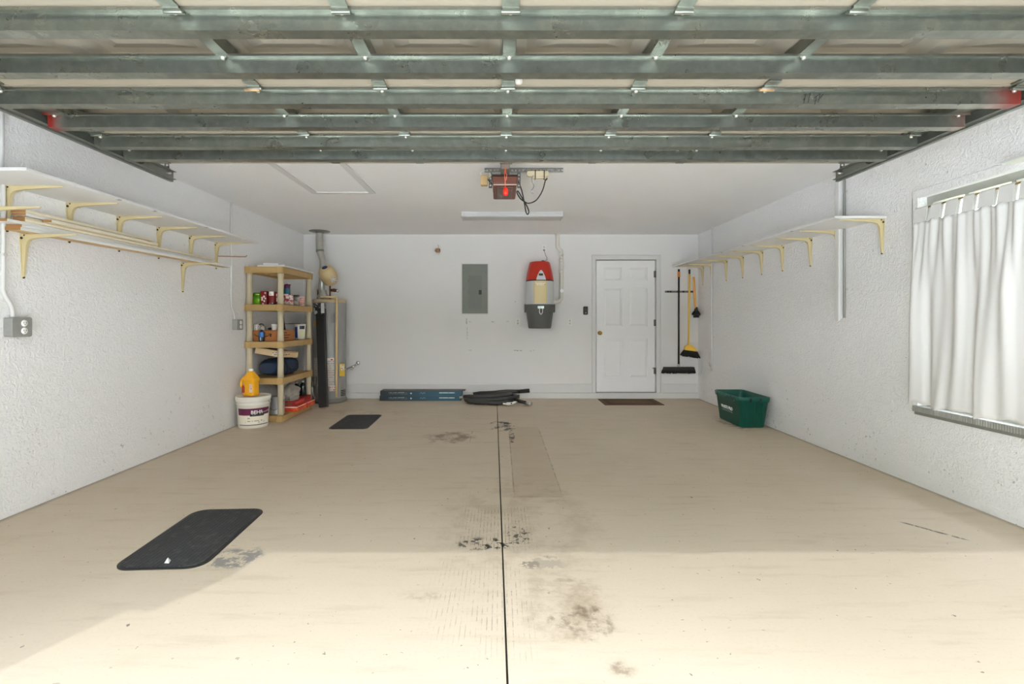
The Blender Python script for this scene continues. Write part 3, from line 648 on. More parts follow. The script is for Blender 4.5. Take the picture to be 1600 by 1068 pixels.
# upper run of the near conduit, above the shelf
solid('conduit_riser', MB().cyl((XL+.013, 2.965, 2.066), (XL+.013, 2.965, ZC), .0115, 10), M_PIPE, 'white conduit between the lumber-side shelf and the ceiling', 'conduit')
rp = thing('vent_pipe', 'wide white pipe strapped to the textured wall behind the shelf', 'pipe', (XR-.03, 4.376, 1.215))
yp = 4.376
part('pipe', MB().prism([(XR-.006, 1.235), (XR-.05, 1.205), (XR-.05, ZC), (XR-.006, ZC)], yp-.028, yp+.028, 'y'), M_PIPE, rp, .008)
part('pipe_shadow_strip', MB().cyl((XR-.012, yp-.045, 1.24), (XR-.012, yp-.045, ZC), .009, 8), mat('pipe_shadow_grey', (140, 138, 134), .5), rp)  # grey tube stands in for the dark shadow beside the pipe
for z in (2.36, 1.49): part('strap', MB().box(XR-.054, XR, yp-.031, yp+.031, z-.010, z+.010).box(XR-.003, XR, yp-.07, yp+.07, z-.010, z+.010), M_PIPE, rp, .002)
part('inner_stub', MB().box(XR-.052, XR-.03, yp-.02, yp+.02, 2.52, ZC), M_PIPE, rp)
hc = MB().tube(smooth_path([(XR-.016, 7.03, ZC), (XR-.016, 7.03, 2.06), (XR-.016, 7.03, .60), (XR-.02, 7.035, .555), (XR-.022, 7.06, .54), (XR-.02, 7.085, .555), (XR-.016, 7.09, .60)], 4), .0115, 8)
solid('hanging_cable', hc, M_PIPE, 'thin white cable down the wall by the brooms, hooked at its end', 'cable', org=(XR-.016, 7.03, .53))
# ------------------------------------------------------------------ curtain
ct = NT('curtain_cotton'); ct.set(Base_Color=rgb(216, 215, 213, 1.12), Roughness=.9)
tl = ct.n('ShaderNodeBsdfTranslucent'); tl.inputs[0].default_value = (.85, .84, .82, 1); mxs = ct.n('ShaderNodeMixShader'); mxs.inputs[0].default_value = .008
ct.l(ct.b.outputs[0], mxs.inputs[1]); ct.l(tl.outputs[0], mxs.inputs[2]); ct.l(mxs.outputs[0], ct.out.inputs['Surface'])
ct.bump(ct.noise(400, 2), .05, .001)
cu = thing('curtain', 'white tab-top cotton curtain drawn over the window', 'curtain', (XR-.06, 2.85, .62))
CY0, CY1, CZ0, CZ1 = 2.03, 3.545, .612, 1.934
tabs = []; y = CY1-.045
while y > CY0: tabs.append(y); y -= .118
def fold(u, v):
    """u along the rod (0 far end .. 1), v down (0 top .. 1): offset from the wall, sideways sway, sag"""
    ph = 2*PI*(u*12.9)
    top = .012*math.cos(ph)+.006*math.cos(2.3*ph+1)
    q = u
    body = .012*math.sin(2*PI*(q*5.3+.32*v))+.009*math.sin(2*PI*(q*9.7-.22*v)+.7)+.009*math.sin(2*PI*(q*2.3+.55*v)+.4)+.004*math.sin(2*PI*(q*19+.1*v))
    w = min(1, v*2.2); w = w*w*(3-2*w)
    return top*(1-w)+body*w
cm = MB(); NU, NV = 170, 46; vs = []
for jv in range(NV+1):
    v = jv/NV
    for iu in range(NU+1):
        u = iu/NU
        Y = CY1+(CY0-CY1)*u+(.05*v-.015)*(1-u)**2+.02*math.sin(2*PI*(u*2.2+.35*v))*v*(1-v)*2+.018*math.sin(2*PI*(u*4.7-.5*v))*v
        sag = .020*(.5-.5*math.cos(2*PI*((CY1-.045-(CY1+(CY0-CY1)*u))/.118)))*(1-v)**6
        Z = CZ1-(CZ1-CZ0)*v-sag+.012*v*math.sin(2*PI*u*5.2)+.006*v*math.sin(2*PI*u*11.7)
        vs.append((XR-.060-fold(u, v)-.012*v, Y, Z))
cm.add(vs, [(a*(NU+1)+b, a*(NU+1)+b+1, (a+1)*(NU+1)+b+1, (a+1)*(NU+1)+b) for a in range(NV) for b in range(NU)], True)
cl = part('curtain_panel', cm, ct.m, cu); sd = cl.modifiers.new('cloth thickness', 'SOLIDIFY'); sd.thickness = .0016
rodx, rodz = XR-.035, 2.025
for i, y in enumerate(tabs):
    w = (.046, .040, .044, .038, .050)[i % 5] if i else .052; loop = []
    tx = XR-.072-.012*math.cos(2*PI*12.9*(CY1-y)/(CY1-CY0))
    for (xx, zz) in ((tx, CZ1-.012), (rodx-.012, rodz), (rodx, rodz+.010), (rodx+.010, rodz), (tx+.02, CZ1-.012)):
        loop.append((xx, zz))
    tm = MB(); tvs = [(a, y+sgn*w, b+.004*sgn*math.sin(3.1*i)) for (a, b) in loop for sgn in (-1, 1)]
    tm.add(tvs, [(2*k, 2*k+1, 2*k+3, 2*k+2) for k in range(4)], False); tb = part('tab', tm, ct.m, cu)
    sd = tb.modifiers.new('cloth thickness', 'SOLIDIFY'); sd.thickness = .0016
solid('curtain_rod', MB().cyl((rodx, 1.95, rodz), (rodx, 3.56, rodz), .007, 10), mat('brass_rod', (176, 150, 100), .35, .7, k=1), 'slim brass curtain rod across the top of the window', 'curtain rod', org=(rodx, 2.75, rodz-.01))
# ------------------------------------------------------------------ things on the back wall
M_PANELG = mat('panel_grey_enamel', (120, 122, 112), .45, var=.03, k=1.0); M_PANELG2 = mat('panel_grey_door', (113, 115, 106), .45, var=.03, k=1.0)
ex0, ex1, ez0, ez1 = bx(722), bx(762), bz(489.5), bz(412.5)
ep = thing('electric_panel', 'grey metal breaker panel set in the back wall', 'breaker panel', ((ex0+ex1)/2, YB, ez0))
part('surround', MB().box(ex0-.018, ex1+.018, YB-.003, YB, ez0-.018, ez1+.018), M_WHITE, ep)
part('cover', MB().box(ex0, ex1, YB-.014, YB, ez0, ez1), M_PANELG, ep, .003)
pd = part('panel_door', MB().box(bx(732), bx(752.5), YB-.020, YB-.014, bz(482), bz(430)), M_PANELG2, ep, .002)
lt = part('latch', MB().box(bx(748.2), bx(752.6), YB-.026, YB-.020, bz(460), bz(453)), M_BLACK, pd, .002)
for (x, y) in ((725, 419), (759, 425), (725, 478), (759, 476), (725, 451), (759, 451)):
    part('screw', MB().lathe([(1e-4, .003), (.006, .002), (.007, 0)], n=10, M=Matrix.Translation((bx(x), YB-.014, bz(y))) @ Matrix.Rotation(PI/2, 4, 'X')), M_STEEL, ep)
for y in (438, 456, 474): part('hinge', MB().cyl((bx(732), YB-.02, bz(y)-.02), (bx(732), YB-.02, bz(y)+.02), .005, 8), M_PANELG, ep)
# small bell/transformer
tx, tz = bx(684.5), bz(391)
tf = thing('doorbell_transformer', 'small brown transformer with loose wires high on the back wall', 'transformer', (tx, YB, tz-.04))
part('core', MB().box(tx-.034, tx+.034, YB-.05, YB, tz-.022, tz+.022), mat('rust_brown', (118, 84, 66), .6, var=.25, scale=50), tf, .004)
part('winding', MB().box(tx-.020, tx+.020, YB-.06, YB-.01, tz-.028, tz+.028), mat('winding_tan', (165, 120, 84), .6, var=.2, scale=60), tf, .006)
part('terminals', MB().cyl((tx-.02, YB-.03, tz-.045), (tx-.02, YB-.03, tz-.02), .004, 6).cyl((tx+.02, YB-.03, tz-.045), (tx+.02, YB-.03, tz-.02), .004, 6), M_ZINC, tf)
part('wire', MB().tube(smooth_path([(tx, YB-.03, tz+.028), (tx+.012, YB-.02, tz+.06), (tx-.006, YB-.004, tz+.09)]), .003, 6), M_GREYW, tf)
M_PLATE = mat('ivory_wall_plate', (214, 211, 205), .45, var=.02)
def wall_outlet(x, y, lab):
    X, Z = bx(x), bz(y); t = thing('wall_outlet', lab, 'outlet', (X, YB, Z-.058))
    part('plate', MB().box(X-.036, X+.036, YB-.006, YB, Z-.058, Z+.058), M_PLATE, t, .003)
    for dz in (.022, -.022):
        r = part('receptacle', MB().lathe([(1e-4, .003), (.016, .003), (.0165, 0)], n=16, M=Matrix.Translation((X, YB-.006, Z+dz)) @ Matrix.Rotation(PI/2, 4, 'X')), M_WHITE, t)
        part('slots', MB().box(X-.007, X-.005, YB-.0098, YB-.009, Z+dz-.003, Z+dz+.006).box(X+.005, X+.007, YB-.0098, YB-.009, Z+dz-.003, Z+dz+.006), M_DARK, r)
wall_outlet(850, 388, 'white outlet above the red-topped vacuum unit, with its cord'); wall_outlet(809, 503, 'white outlet beside the grey bucket of the vacuum unit'); wall_outlet(890.5, 503, 'white outlet between the vacuum unit and the house door')
kx2, kz2 = bx(914.8), bz(485)
kp = thing('door_button', 'small black opener keypad beside the house door', 'keypad', (kx2, YB, kz2-.065))
part('case', MB().prism(rrect(.072, .13, .016, 4, kx2, kz2), YB-.022, YB, 'y'), M_BLACK, kp, .004)
part('push_bar', MB().box(kx2-.02, kx2+.02, YB-.026, YB-.022, kz2+.0, kz2+.03), mat('dark_grey_button', (62, 60, 58), .5, k=1), kp, .002)
part('indicator', MB().sphere((kx2+.002, YB-.023, kz2-.034), .009, 8), M_ZINC, kp)
# scuffs, patches and filler marks on the wall
mk = MB()
for (x, y, w, h) in ((729, 502, 1.5, 9), (735, 502.5, 4, 1), (771, 502.5, 6, 1.2), (793, 502, 5, 1.4), (809, 547.5, 14, 1.6), (829, 548, 3, 1.3), (834, 547, 2, 1.2), (805, 471, 1.5, 1.8), (804.5, 476, 1.6, 1.6), (734, 547, 7, 1), (730, 520, 1, 18)):
    mk.box(bx(x-w/2), bx(x+w/2), YB-.0008, YB, bz(y+h/2), bz(y-h/2))
sc = NT('wall_scuff'); sc.set(Base_Color=sc.mix(sc.step(sc.noise(60, 4, .7), .42, .6), rgb(203, 201, 199, 1.28), rgb(140, 136, 130)), Roughness=.8)
link('scuff_marks', mk.mesh('scuff_marks'), sc.m, bpy.data.objects['wall_back'])
# ------------------------------------------------------------------ central vacuum
VXc, VYc = .600, 7.325
vc = thing('central_vacuum', 'wall-mounted central vacuum with red top, silver body and dark bucket', 'vacuum', (VXc, VYc, 1.085))
M_RED = mat('vacuum_red_plastic', (186, 44, 26), .32, var=.03, k=1.1); M_SILV = mat('vacuum_silver', (186, 187, 187), .38, .25, var=.02)
M_BUCK = mat('vacuum_bucket_grey', (92, 93, 90), .5, var=.03, k=1.0)
z = lambda y: HC-(y-VY)*7.13/FPX
part('motor_cap', MB().lathe([(1e-4, z(407)), (.140, z(407)), (.155, z(408.5)), (.165, z(413)), (.190, z(424)), (.206, z(434)), (.206, z(437.5))], (VXc, VYc, 0), 36), M_RED, vc)
part('body', MB().lathe([(.204, z(437.5)), (.207, z(439)), (.209, z(456)), (.209, z(474)), (.204, z(475.5))], (VXc, VYc, 0), 36), M_SILV, vc)
part('band', MB().lathe([(.2075, z(438.2)), (.2085, z(437.6)), (.2085, z(436.8)), (.206, z(436.4))], (VXc, VYc, 0), 36), M_BLACK, vc)
bk = part('bucket', MB().lathe([(.216, z(475)), (.218, z(477)), (.214, z(479)), (.172, z(511)), (.165, z(513)), (1e-4, z(513.2))], (VXc, VYc, 0), 36), M_BUCK, vc)
for s in (-1, 1): part('handle_ear', MB().prism([(VYc-.04, z(474.5)), (VYc+.04, z(474.5)), (VYc+.04, z(484)), (VYc+.01, z(488)), (VYc-.04, z(486))], *sorted((VXc+s*.205, VXc+s*.230)), 'x'), M_BUCK, bk, .006)
def cylpatch(c, r, x0, x1, z0, z1, n=10):
    a0, a1 = math.asin(max(-.999, min(.999, (x0-c[0])/r))), math.asin(max(-.999, min(.999, (x1-c[0])/r))); vs = []
    for k in range(n+1):
        a = a0+(a1-a0)*k/n; vs += [(c[0]+r*math.sin(a), c[1]-r*math.cos(a), q) for q in (z0, z1)]
    return MB().add(vs, [(2*k, 2*k+2, 2*k+3, 2*k+1) for k in range(n)], True)
vx = lambda x: (x-VX)*7.12/FPX
lb = part('front_label', cylpatch((VXc, VYc), .2105, vx(833.8), vx(854.8), z(473.5), z(438.5)), mat('vacuum_label_beige', (205, 188, 142), .5, var=.04), vc)
for (xa, xb, ya, yb, c) in ((834.6, 834.9, 473, 439, (150, 130, 95)), (854.0, 854.3, 473, 439, (150, 130, 95))): part('label_rule', cylpatch((VXc, VYc), .2110, vx(xa), vx(xb), z(ya), z(yb), 2), mat('label_brown_line', c, .5), lb)
part('label_print', cylpatch((VXc, VYc), .2110, vx(837), vx(852), z(445.6), z(441.5)), print_mat('label_print_rows', (214, 205, 180), (150, 110, 85), 55, 60, .45), lb)
arch = []                                               # silver arch with a dark window on the red cap
for k in range(13):
    t = PI*k/12; arch.append((VXc+.004-math.cos(t)*(.072-.030*math.sin(t)), z(437)+math.sin(t)*.145))
am = MB(); av = []
for (X, Z) in arch: av.append((X, VYc-math.sqrt(max(.001, (.209-.55*max(0, Z-z(437))*.32)**2-(X-VXc)**2))-.018, Z))
am.add(av, [tuple(range(len(av)))]); am.add([(a, b+.012, c) for a, b, c in av], [tuple(range(len(av)))])
n = len(av); am.add(av+[(a, b+.012, c) for a, b, c in av], [(i, (i+1) % n, n+(i+1) % n, n+i) for i in range(n)])
pb = part('badge', am, M_SILV, vc)
part('display_window', MB().box(VXc-.030, VXc+.032, VYc-.212, VYc-.185, z(430.5), z(427)), M_BLACK, pb, .003)
M_CHROME = mat('chrome', (215, 215, 215), .15, .95, k=1.1)
part('clasp', MB().tube(smooth_path([(VXc-.018, VYc-.222, z(480)), (VXc-.020, VYc-.226, z(487)), (VXc, VYc-.228, z(491)), (VXc+.022, VYc-.226, z(487)), (VXc+.020, VYc-.222, z(480))]), .008, 8).box(VXc-.045, VXc+.045, VYc-.226, VYc-.214, z(482), z(478)), M_CHROME, bk, .003)
part('power_cable', MB().tube(smooth_path([(bx(850), YB-.02, bz(391)), (bx(852), YB-.03, bz(398)), (bx(854.5), YB-.04, bz(405)), (VXc+.06, VYc+.12, z(406))]), .004, 6).cyl((bx(850), YB-.03, bz(391)), (bx(850), YB-.005, bz(391)), .014, 10), M_GREYW, vc)
part('vent_knob', MB().sphere((VXc+.045, VYc-.05, z(406)), .022, 10, (1.3, 1, .6)), M_BLACK, vc)
M_PVC = mat('pvc_pipe_grey_white', (196, 192, 182), .35, var=.04)
vp = thing('vacuum_pipe', 'off-white vacuum pipe with an offset, running from ceiling to vacuum body', 'pipe', (bx(876), YB-.05, bz(470)))
yy = YB-.045
part('pipe', MB().tube(smooth_path([(bx(870.5), yy, ZC), (bx(870.5), yy, bz(384)), (bx(871.5), yy, bz(388)), (bx(875), yy, bz(392)), (bx(876.5), yy, bz(397)), (bx(876.5), yy, bz(460)), (bx(876), yy, bz(466)), (bx(873), yy, bz(470)), (bx(868.5), yy, bz(471.5)), (VXc+.19, yy-.03, bz(472))], 5), .030, 14), M_PVC, vp)
for (a, b) in ((396, 401), (404, 410), (422, 427)): part('coupling', MB().cyl((bx(876.5), yy, bz(b)), (bx(876.5), yy, bz(a)), .0345, 14), M_PVC, vp)
part('coupling', MB().cyl((bx(870.5), yy, ZC-.03), (bx(870.5), yy, ZC), .036, 14), M_PVC, vp)
part('cleanout_cap', MB().cyl((bx(877), yy-.04, bz(454.5)), (bx(877), yy, bz(454.5)), .027, 14), mat('white_cap', (228, 226, 222), .4), vp)
# ------------------------------------------------------------------ brooms on their rack
YW = YB-.02
rk = thing('tool_rack', 'thin grey tool rail on the wall holding the brooms', 'rack', (bx(1063), YB, bz(457)))
part('rail', MB().box(bx(1039), bx(1086), YB-.012, YB, bz(457), bz(454)), mat('rack_grey', (120, 118, 115), .5, .4), rk, .002)
for x in (1043, 1047, 1058.5, 1067, 1075, 1080, 1084): part('grip', MB().box(bx(x)-.008, bx(x)+.008, YB-.05, YB-.010, bz(456.8), bz(454.2)), mat('grip_dark', (58, 56, 54), .6, k=1), rk, .003)
YR = YB-.065
pbm = thing('push_broom', 'black push broom with orange handle grip, hanging head down', 'broom', (bx(1058), YR, bz(583)))
part('handle', MB().tube([(bx(1058.3), YR, bz(570)), (bx(1058.5), YR, bz(422))], .0135, 10), M_BLACK, pbm)
part('orange_grip', MB().cyl((bx(1058.5), YR, bz(433)), (bx(1058.5), YR, bz(425)), .0205, 12), mat('orange_plastic', (228, 140, 72), .5), pbm)
part('hang_tip', MB().cyl((bx(1058.5), YR, bz(425)), (bx(1058.5), YR, bz(421)), .015, 10), M_BLACK, pbm)
part('socket', MB().cyl((bx(1058.3), YR, bz(574)), (bx(1058.3), YR, bz(568)), .019, 12), M_ZINC, pbm)
part('head', MB().prism([(bx(1034), bz(577)), (bx(1035.5), bz(572.3)), (bx(1081.5), bz(572.3)), (bx(1082.8), bz(577))], YR-.035, YR+.035, 'y'), M_BLACK, pbm, .006)
def bristles(x0, x1, zt, zb, y0, y1, flare, n, m):
    mb = MB(); rnd = random.Random(3)
    for i in range(n):
        for k in range(3):
            a = x0+(x1-x0)*(i+.5)/n; f = (i+.5)/n*2-1; yy = y0+(y1-y0)*(k+.5)/3
            mb.tube([(a, yy, zt), (a+f*flare+rnd.uniform(-.004, .004), yy+rnd.uniform(-.006, .006), zb+rnd.uniform(-.008, .008))], [(x1-x0)/n*.55, (x1-x0)/n*.62+.0015], 5)
    return mb
bb_ = part('bristles', bristles(bx(1033.5), bx(1083), bz(577), bz(581.8), YR-.04, YR+.045, .006, 34, None), mat('black_bristle', (28, 27, 26), .8, k=1), pbm); bb_['kind'] = 'stuff'
ab = thing('angle_broom', 'yellow-handled angle broom with black bristles', 'broom', (bx(1075), YR, bz(559)))
M_YEL = mat('yellow_handle_paint', (226, 186, 84), .4, var=.04); M_YEL2 = mat('yellow_plastic', (228, 182, 70), .45)
part('handle', MB().tube([(bx(1073.6), YR, bz(541)), (bx(1074.9), YR, bz(428))], .0145, 10), M_YEL, ab)
part('hang_tip', MB().cyl((bx(1074.9), YR, bz(428.5)), (bx(1074.9), YR, bz(421.5)), .015, 10), M_BLACK, ab)
capm = MB().prism([(bx(1066.5), bz(546.5)), (bx(1067.5), bz(540.5)), (bx(1071), bz(538.6)), (bx(1078.5), bz(538.6)), (bx(1083), bz(542.5)), (bx(1086.5), bz(548.5))], YR-.022, YR+.022, 'y')
part('cap', capm, M_YEL2, ab, .004)
part('cap_rib', MB().tube(smooth_path([(bx(1070), YR-.024, bz(544)), (bx(1076), YR-.026, bz(540.5)), (bx(1084), YR-.024, bz(546))]), .006, 6), M_YEL, ab)
bm_ = MB(); rnd = random.Random(5)
for i in range(26):
    for k in range(3):
        f = (i+.5)/26; a = Vector((bx(1066.5)+(bx(1086.5)-bx(1066.5))*f, YR-.018+.018*k, bz(546)-(bz(546)-bz(548.5))*f)); b = Vector((bx(1061)+(bx(1091)-bx(1061))*f, YR-.025+.025*k, bz(554.5)-(bz(554.5)-bz(558.5))*f+rnd.uniform(-.01, .008)))
        bm_.tube([a, b], [.006, .0085], 5)
q = part('bristles', bm_, MATS['black_bristle'], ab); q['kind'] = 'stuff'
pl = thing('plunger', 'plunger with wooden handle and black rubber cup on the tool rail', 'plunger', (bx(1085), YR, bz(496)))
part('handle', MB().tube([(bx(1084.2), YR, bz(482)), (bx(1081.3), YR, bz(433))], .0165, 10), mat('varnished_wood', (226, 164, 80), .45, var=.06), pl)
part('rubber_cup', MB().lathe([(.018, bz(479.5)), (.026, bz(482)), (.030, bz(485)), (.062, bz(489.5)), (.068, bz(491)), (.060, bz(492.2)), (.040, bz(492.5)), (.042, bz(495.5)), (.034, bz(496)), (1e-4, bz(496))], (bx(1085.3), YR, 0), 20, sy=.9), M_BLACK, pl)
# ------------------------------------------------------------------ water heater with vent and tank
HX, HY, HR = -2.555, 7.295, .24
wh = thing('water_heater', 'tall grey water heater in the corner behind the tan shelving', 'water heater', (HX, HY, 0))
M_HEAT = mat('heater_grey_enamel', (150, 150, 148), .42, .1, var=.03, k=1.1)
part('tank', MB().lathe([(1e-4, .06), (HR-.004, .06), (HR, .07), (HR, 1.50), (HR-.012, 1.518), (.10, 1.53), (1e-4, 1.532)], (HX, HY, 0), 40), M_HEAT, wh)
part('base_ring', MB().lathe([(1e-4, .0), (HR+.006, .0), (HR+.008, .05), (HR-.004, .062)], (HX, HY, 0), 40), mat('heater_base', (120, 118, 112), .6), wh)
part('top_rim', MB().lathe([(HR+.001, 1.47), (HR+.003, 1.475), (HR+.003, 1.50), (HR-.01, 1.52)], (HX, HY, 0), 40), mat('heater_top_tan', (176, 158, 128), .5), wh)
hx_ = lambda x: (x-VX)*7.08/FPX; hz_ = lambda y: HC-(y-VY)*7.06/FPX; HC2 = (HX, HY)
pm = print_mat('heater_label_print', (190, 184, 178), (160, 150, 144), 90, 60, .5)
l1 = part('warning_label', cylpatch(HC2, HR+.0012, hx_(489), hx_(521.5), hz_(604), hz_(559)), pm, wh)
part('label_heading', cylpatch(HC2, HR+.0020, hx_(510), hx_(521.2), hz_(563), hz_(559.2), 4), mat('label_pale', (216, 208, 200), .5), l1)
part('hazard_mark', cylpatch(HC2, HR+.0026, hx_(517), hx_(520), hz_(562.8), hz_(560.4), 2), mat('label_red', (196, 62, 40), .5), l1)
part('label_rule', cylpatch(HC2, HR+.0022, hx_(489), hx_(521.5), hz_(582.3), hz_(581.2)), mat('label_rule_red', (198, 150, 135), .5), l1)
part('yellow_label', cylpatch(HC2, HR+.0012, hx_(491), hx_(496.5), hz_(509.5), hz_(500.5)), mat('label_yellow', (206, 158, 40), .5), wh)
part('rating_plate', cylpatch(HC2, HR+.0012, hx_(517.8), hx_(522.5), hz_(504), hz_(488)), mat('rating_grey', (120, 118, 118), .5), wh)
part('lower_label', cylpatch(HC2, HR+.0012, hx_(515.5), hx_(525), hz_(611), hz_(602.5)), print_mat('heater_label_low', (206, 198, 190), (190, 120, 100), 60, 55, .5), wh)
for k in range(4): part('air_louvre', cylpatch(HC2, HR+.003, hx_(529.3), hx_(536.3), hz_(612.6+2.6*k), hz_(611.2+2.6*k), 4), M_BLACK, wh)
ctl = part('gas_control', MB().box(HX-.20, HX-.10, HY-HR-.06, HY-HR+.06, .26, .40).cyl((HX-.15, HY-HR-.06, .30), (HX-.15, HY-HR-.10, .30), .04, 14), M_STEEL, wh, .01)
part('gas_tube', MB().tube(smooth_path([(HX-.15, HY-HR-.04, .26), (HX-.14, HY-HR-.05, .16), (HX-.12, HY-HR-.02, .08)]), .012, 8), M_ZINC, wh)
M_TANP = mat('tan_cpvc_pipe', (206, 180, 132), .45, var=.03)
tpx = hx_(525.5); part('relief_pipe', MB().tube(smooth_path([(HX-.06, HY-HR+.05, 1.545), (HX+.02, HY-HR+.02, 1.55), (tpx-.03, HY-HR+.05, 1.548), (tpx-.004, HY-HR+.04, 1.535), (tpx, HY-HR+.035, 1.50), (tpx, HY-HR+.03, .9), (tpx, HY-HR+.03, .09)], 4), .017, 10), M_TANP, wh)
M_COP = mat('copper_pipe', (110, 72, 52), .4, .6, var=.1, k=1.0)
part('cold_pipe', MB().tube(smooth_path([(HX-.165, HY-.02, 1.53), (HX-.165, HY-.02, 1.64), (HX-.160, HY-.02, 1.67), (HX-.13, HY-.02, 1.675), (HX-.10, HY-.02, 1.675)], 4), .013, 10), M_COP, wh)
part('hot_pipe', MB().tube([(HX+.015, HY-.02, 1.53), (HX+.015, HY-.02, 1.78)], .013, 10), M_COP, wh)
part('valve', MB().cyl((HX+.015, HY-.02, 1.665), (HX+.12, HY-.02, 1.655), .022, 12).cyl((HX+.08, HY-.05, 1.66), (HX+.08, HY+.01, 1.66), .026, 12), M_COP, wh)
part('valve_cap', MB().sphere((HX+.135, HY-.04, 1.648), .022, 10), M_CHROME, wh)
tc = Vector((px(513, 430, 7.2).x, 7.2, px(513, 430, 7.2).z)); TM = Matrix.Translation(tc) @ Matrix.Rotation(math.radians(42), 4, 'X') @ Matrix.Rotation(math.radians(-8), 4, 'Y')
et = part('expansion_tank', MB().lathe([(1e-4, -.16), (.05, -.155), (.095, -.125), (.115, -.085), (.118, -.04), (.122, -.035), (.122, .045), (.118, .05), (.112, .085), (.085, .125), (.04, .142), (1e-4, .145)], n=28, M=TM), mat('tank_beige', (192, 170, 126), .45, var=.03), wh)
part('tank_cap', MB().lathe([(1e-4, .156), (.030, .155), (.040, .148), (.040, .136)], n=18, M=TM), mat('cap_navy', (40, 52, 92), .4, k=1.1), et)
part('tank_label', MB().box(.015, .095, -.128, -.118, -.055, .02, M=TM @ Matrix.Rotation(math.radians(22), 4, 'Z')), print_mat('tank_label_print', (205, 200, 196), (120, 116, 112), 90, 90, .5), et)
# flue and its collar
fc = px(499.5, 361, 7.28)
fv = thing('flue_vent', 'corrugated metal flue pipe rising from the water heater to a ceiling collar', 'flue', (HX, HY, 1.53))
M_FOIL = mat('flue_aluminium', (186, 184, 176), .3, .8, var=.12, scale=14, k=1.0)
part('ceiling_collar', MB().lathe([(.055, ZC-.035), (.065, ZC-.012), (.14, ZC-.010), (.152, ZC-.004), (.152, ZC)], (fc.x, 7.28, 0), 28), M_GALV_DULL, fv)
p0 = [Vector((fc.x, 7.28, ZC)), px(499, 375, 7.28), px(500, 392, 7.28), px(503.5, 404, 7.28), px(505, 420, 7.28), px(503.5, 436, 7.28), px(502.5, 448, 7.28), px(504, 462, 7.28), Vector((px(505, 0, 7.28).x, 7.28, 1.60))]
sp = smooth_path(p0, 10); rr = [.052 if q.z > 2.24 else .046+(.005 if i % 2 else 0) for i, q in enumerate(sp)]
part('flue_pipe', MB().tube(sp, rr, 16), M_FOIL, fv)
part('band', MB().cyl(px(500.2, 392, 7.28)-Vector((0, 0, .01)), px(499.8, 392, 7.28)+Vector((0, 0, .02)), .057, 16), M_GALV_DULL, fv)
part('draft_hood', MB().lathe([(.05, 1.66), (.055, 1.62), (.085, 1.575), (.085, 1.56), (.08, 1.556)], (px(505, 0, 7.28).x, 7.28, 0), 20), M_FOIL, fv)
for a in (45, 135, 225, 315):
    A = math.radians(a); X0 = px(505, 0, 7.28).x; part('hood_leg', MB().box(X0+.075*math.cos(A)-.006, X0+.075*math.cos(A)+.006, 7.28+.075*math.sin(A)-.004, 7.28+.075*math.sin(A)+.004, 1.526, 1.57), M_FOIL, fv)
gv = thing('gas_valve', 'chrome shut-off valve and grey hose from the wall to the heater', 'valve', (px(556, 570, YB).x, YB, .5))
a = px(556, 569.5, 7.5); b = px(533, 580, 7.2)
part('hose', MB().tube(smooth_path([b, px(540, 577, 7.3), px(548, 573, 7.42), a]), .013, 8), M_GREYW, gv)
part('wall_flange', MB().lathe([(1e-4, .02), (.02, .02), (.034, .006), (.036, 0)], n=18, M=Matrix.Translation((a.x+.015, YB, a.z+.02)) @ Matrix.Rotation(PI/2, 4, 'X')), M_CHROME, gv)
part('valve_body', MB().cyl((a.x+.01, YB, a.z+.015), (a.x-.03, 7.46, a.z-.03), .018, 12).sphere((a.x-.03, 7.46, a.z-.03), .026, 12), M_CHROME, gv)
part('lever', MB().box(a.x-.075, a.x-.02, 7.44, 7.455, a.z-.075, a.z-.055, M=None), M_ZINC, gv, .004)
part('yellow_tag', MB().box(px(530.5, 0, 7.1).x, px(538.5, 0, 7.1).x, 7.10, 7.106, hz_(588), hz_(568)), mat('tag_yellow', (214, 178, 62), .5), gv)
part('tag_print', MB().box(px(532, 0, 7.1).x, px(537.5, 0, 7.1).x, 7.098, 7.1, hz_(579), hz_(570)), print_mat('tag_print_rows', (224, 212, 190), (110, 100, 90), 80, 90, .5), gv)
# ------------------------------------------------------------------ tan plastic shelving unit
UX0, UX1, UY0, UY1 = -3.045, -2.592, 5.80, 6.73
SZ = (.070, .520, .956, 1.400, 1.850)
M_TAN = mat('tan_resin_shelf', (186, 154, 100), .5, var=.05, k=1.02); M_POST = mat('beige_resin_post', (198, 186, 158), .5, var=.04, k=1.02)
su = thing('shelving_unit', 'tan plastic five-tier shelving unit against the left wall', 'shelving unit', ((UX0+UX1)/2, (UY0+UY1)/2, 0))
s0 = None
for zt in SZ:
    if s0 is None:
        e = .07; sm = MB().box(UX0, UX1, UY0, UY1, zt-.012, zt)
        for (a, b, c, d) in ((UX0, UX1, UY0, UY0+.02), (UX0, UX1, UY1-.02, UY1), (UX0, UX0+.02, UY0, UY1), (UX1-.02, UX1, UY0, UY1)): sm.box(a, b, c, d, zt-e, zt+.004)
        for (x, y) in ((UX0+.04, UY0+.04), (UX1-.04, UY0+.04), (UX0+.04, UY1-.04), (UX1-.04, UY1-.04)): sm.prism(rrect(.09, .09, .02, 3, x, y), zt-e-.003, zt+.006, 'z')
        for k in range(1, 6): y = UY0+(UY1-UY0)*k/6; sm.box(UX0, UX1, y-.006, y+.006, zt-.05, zt-.011)
        s0 = part('shelf_tray', sm, M_TAN, su, .004); z0_ = zt
    else: share('shelf_tray', s0, su, (0, 0, zt-z0_))
M_TRAYB = mat('greyed_resin', (170, 156, 128), .6)
p0_ = None
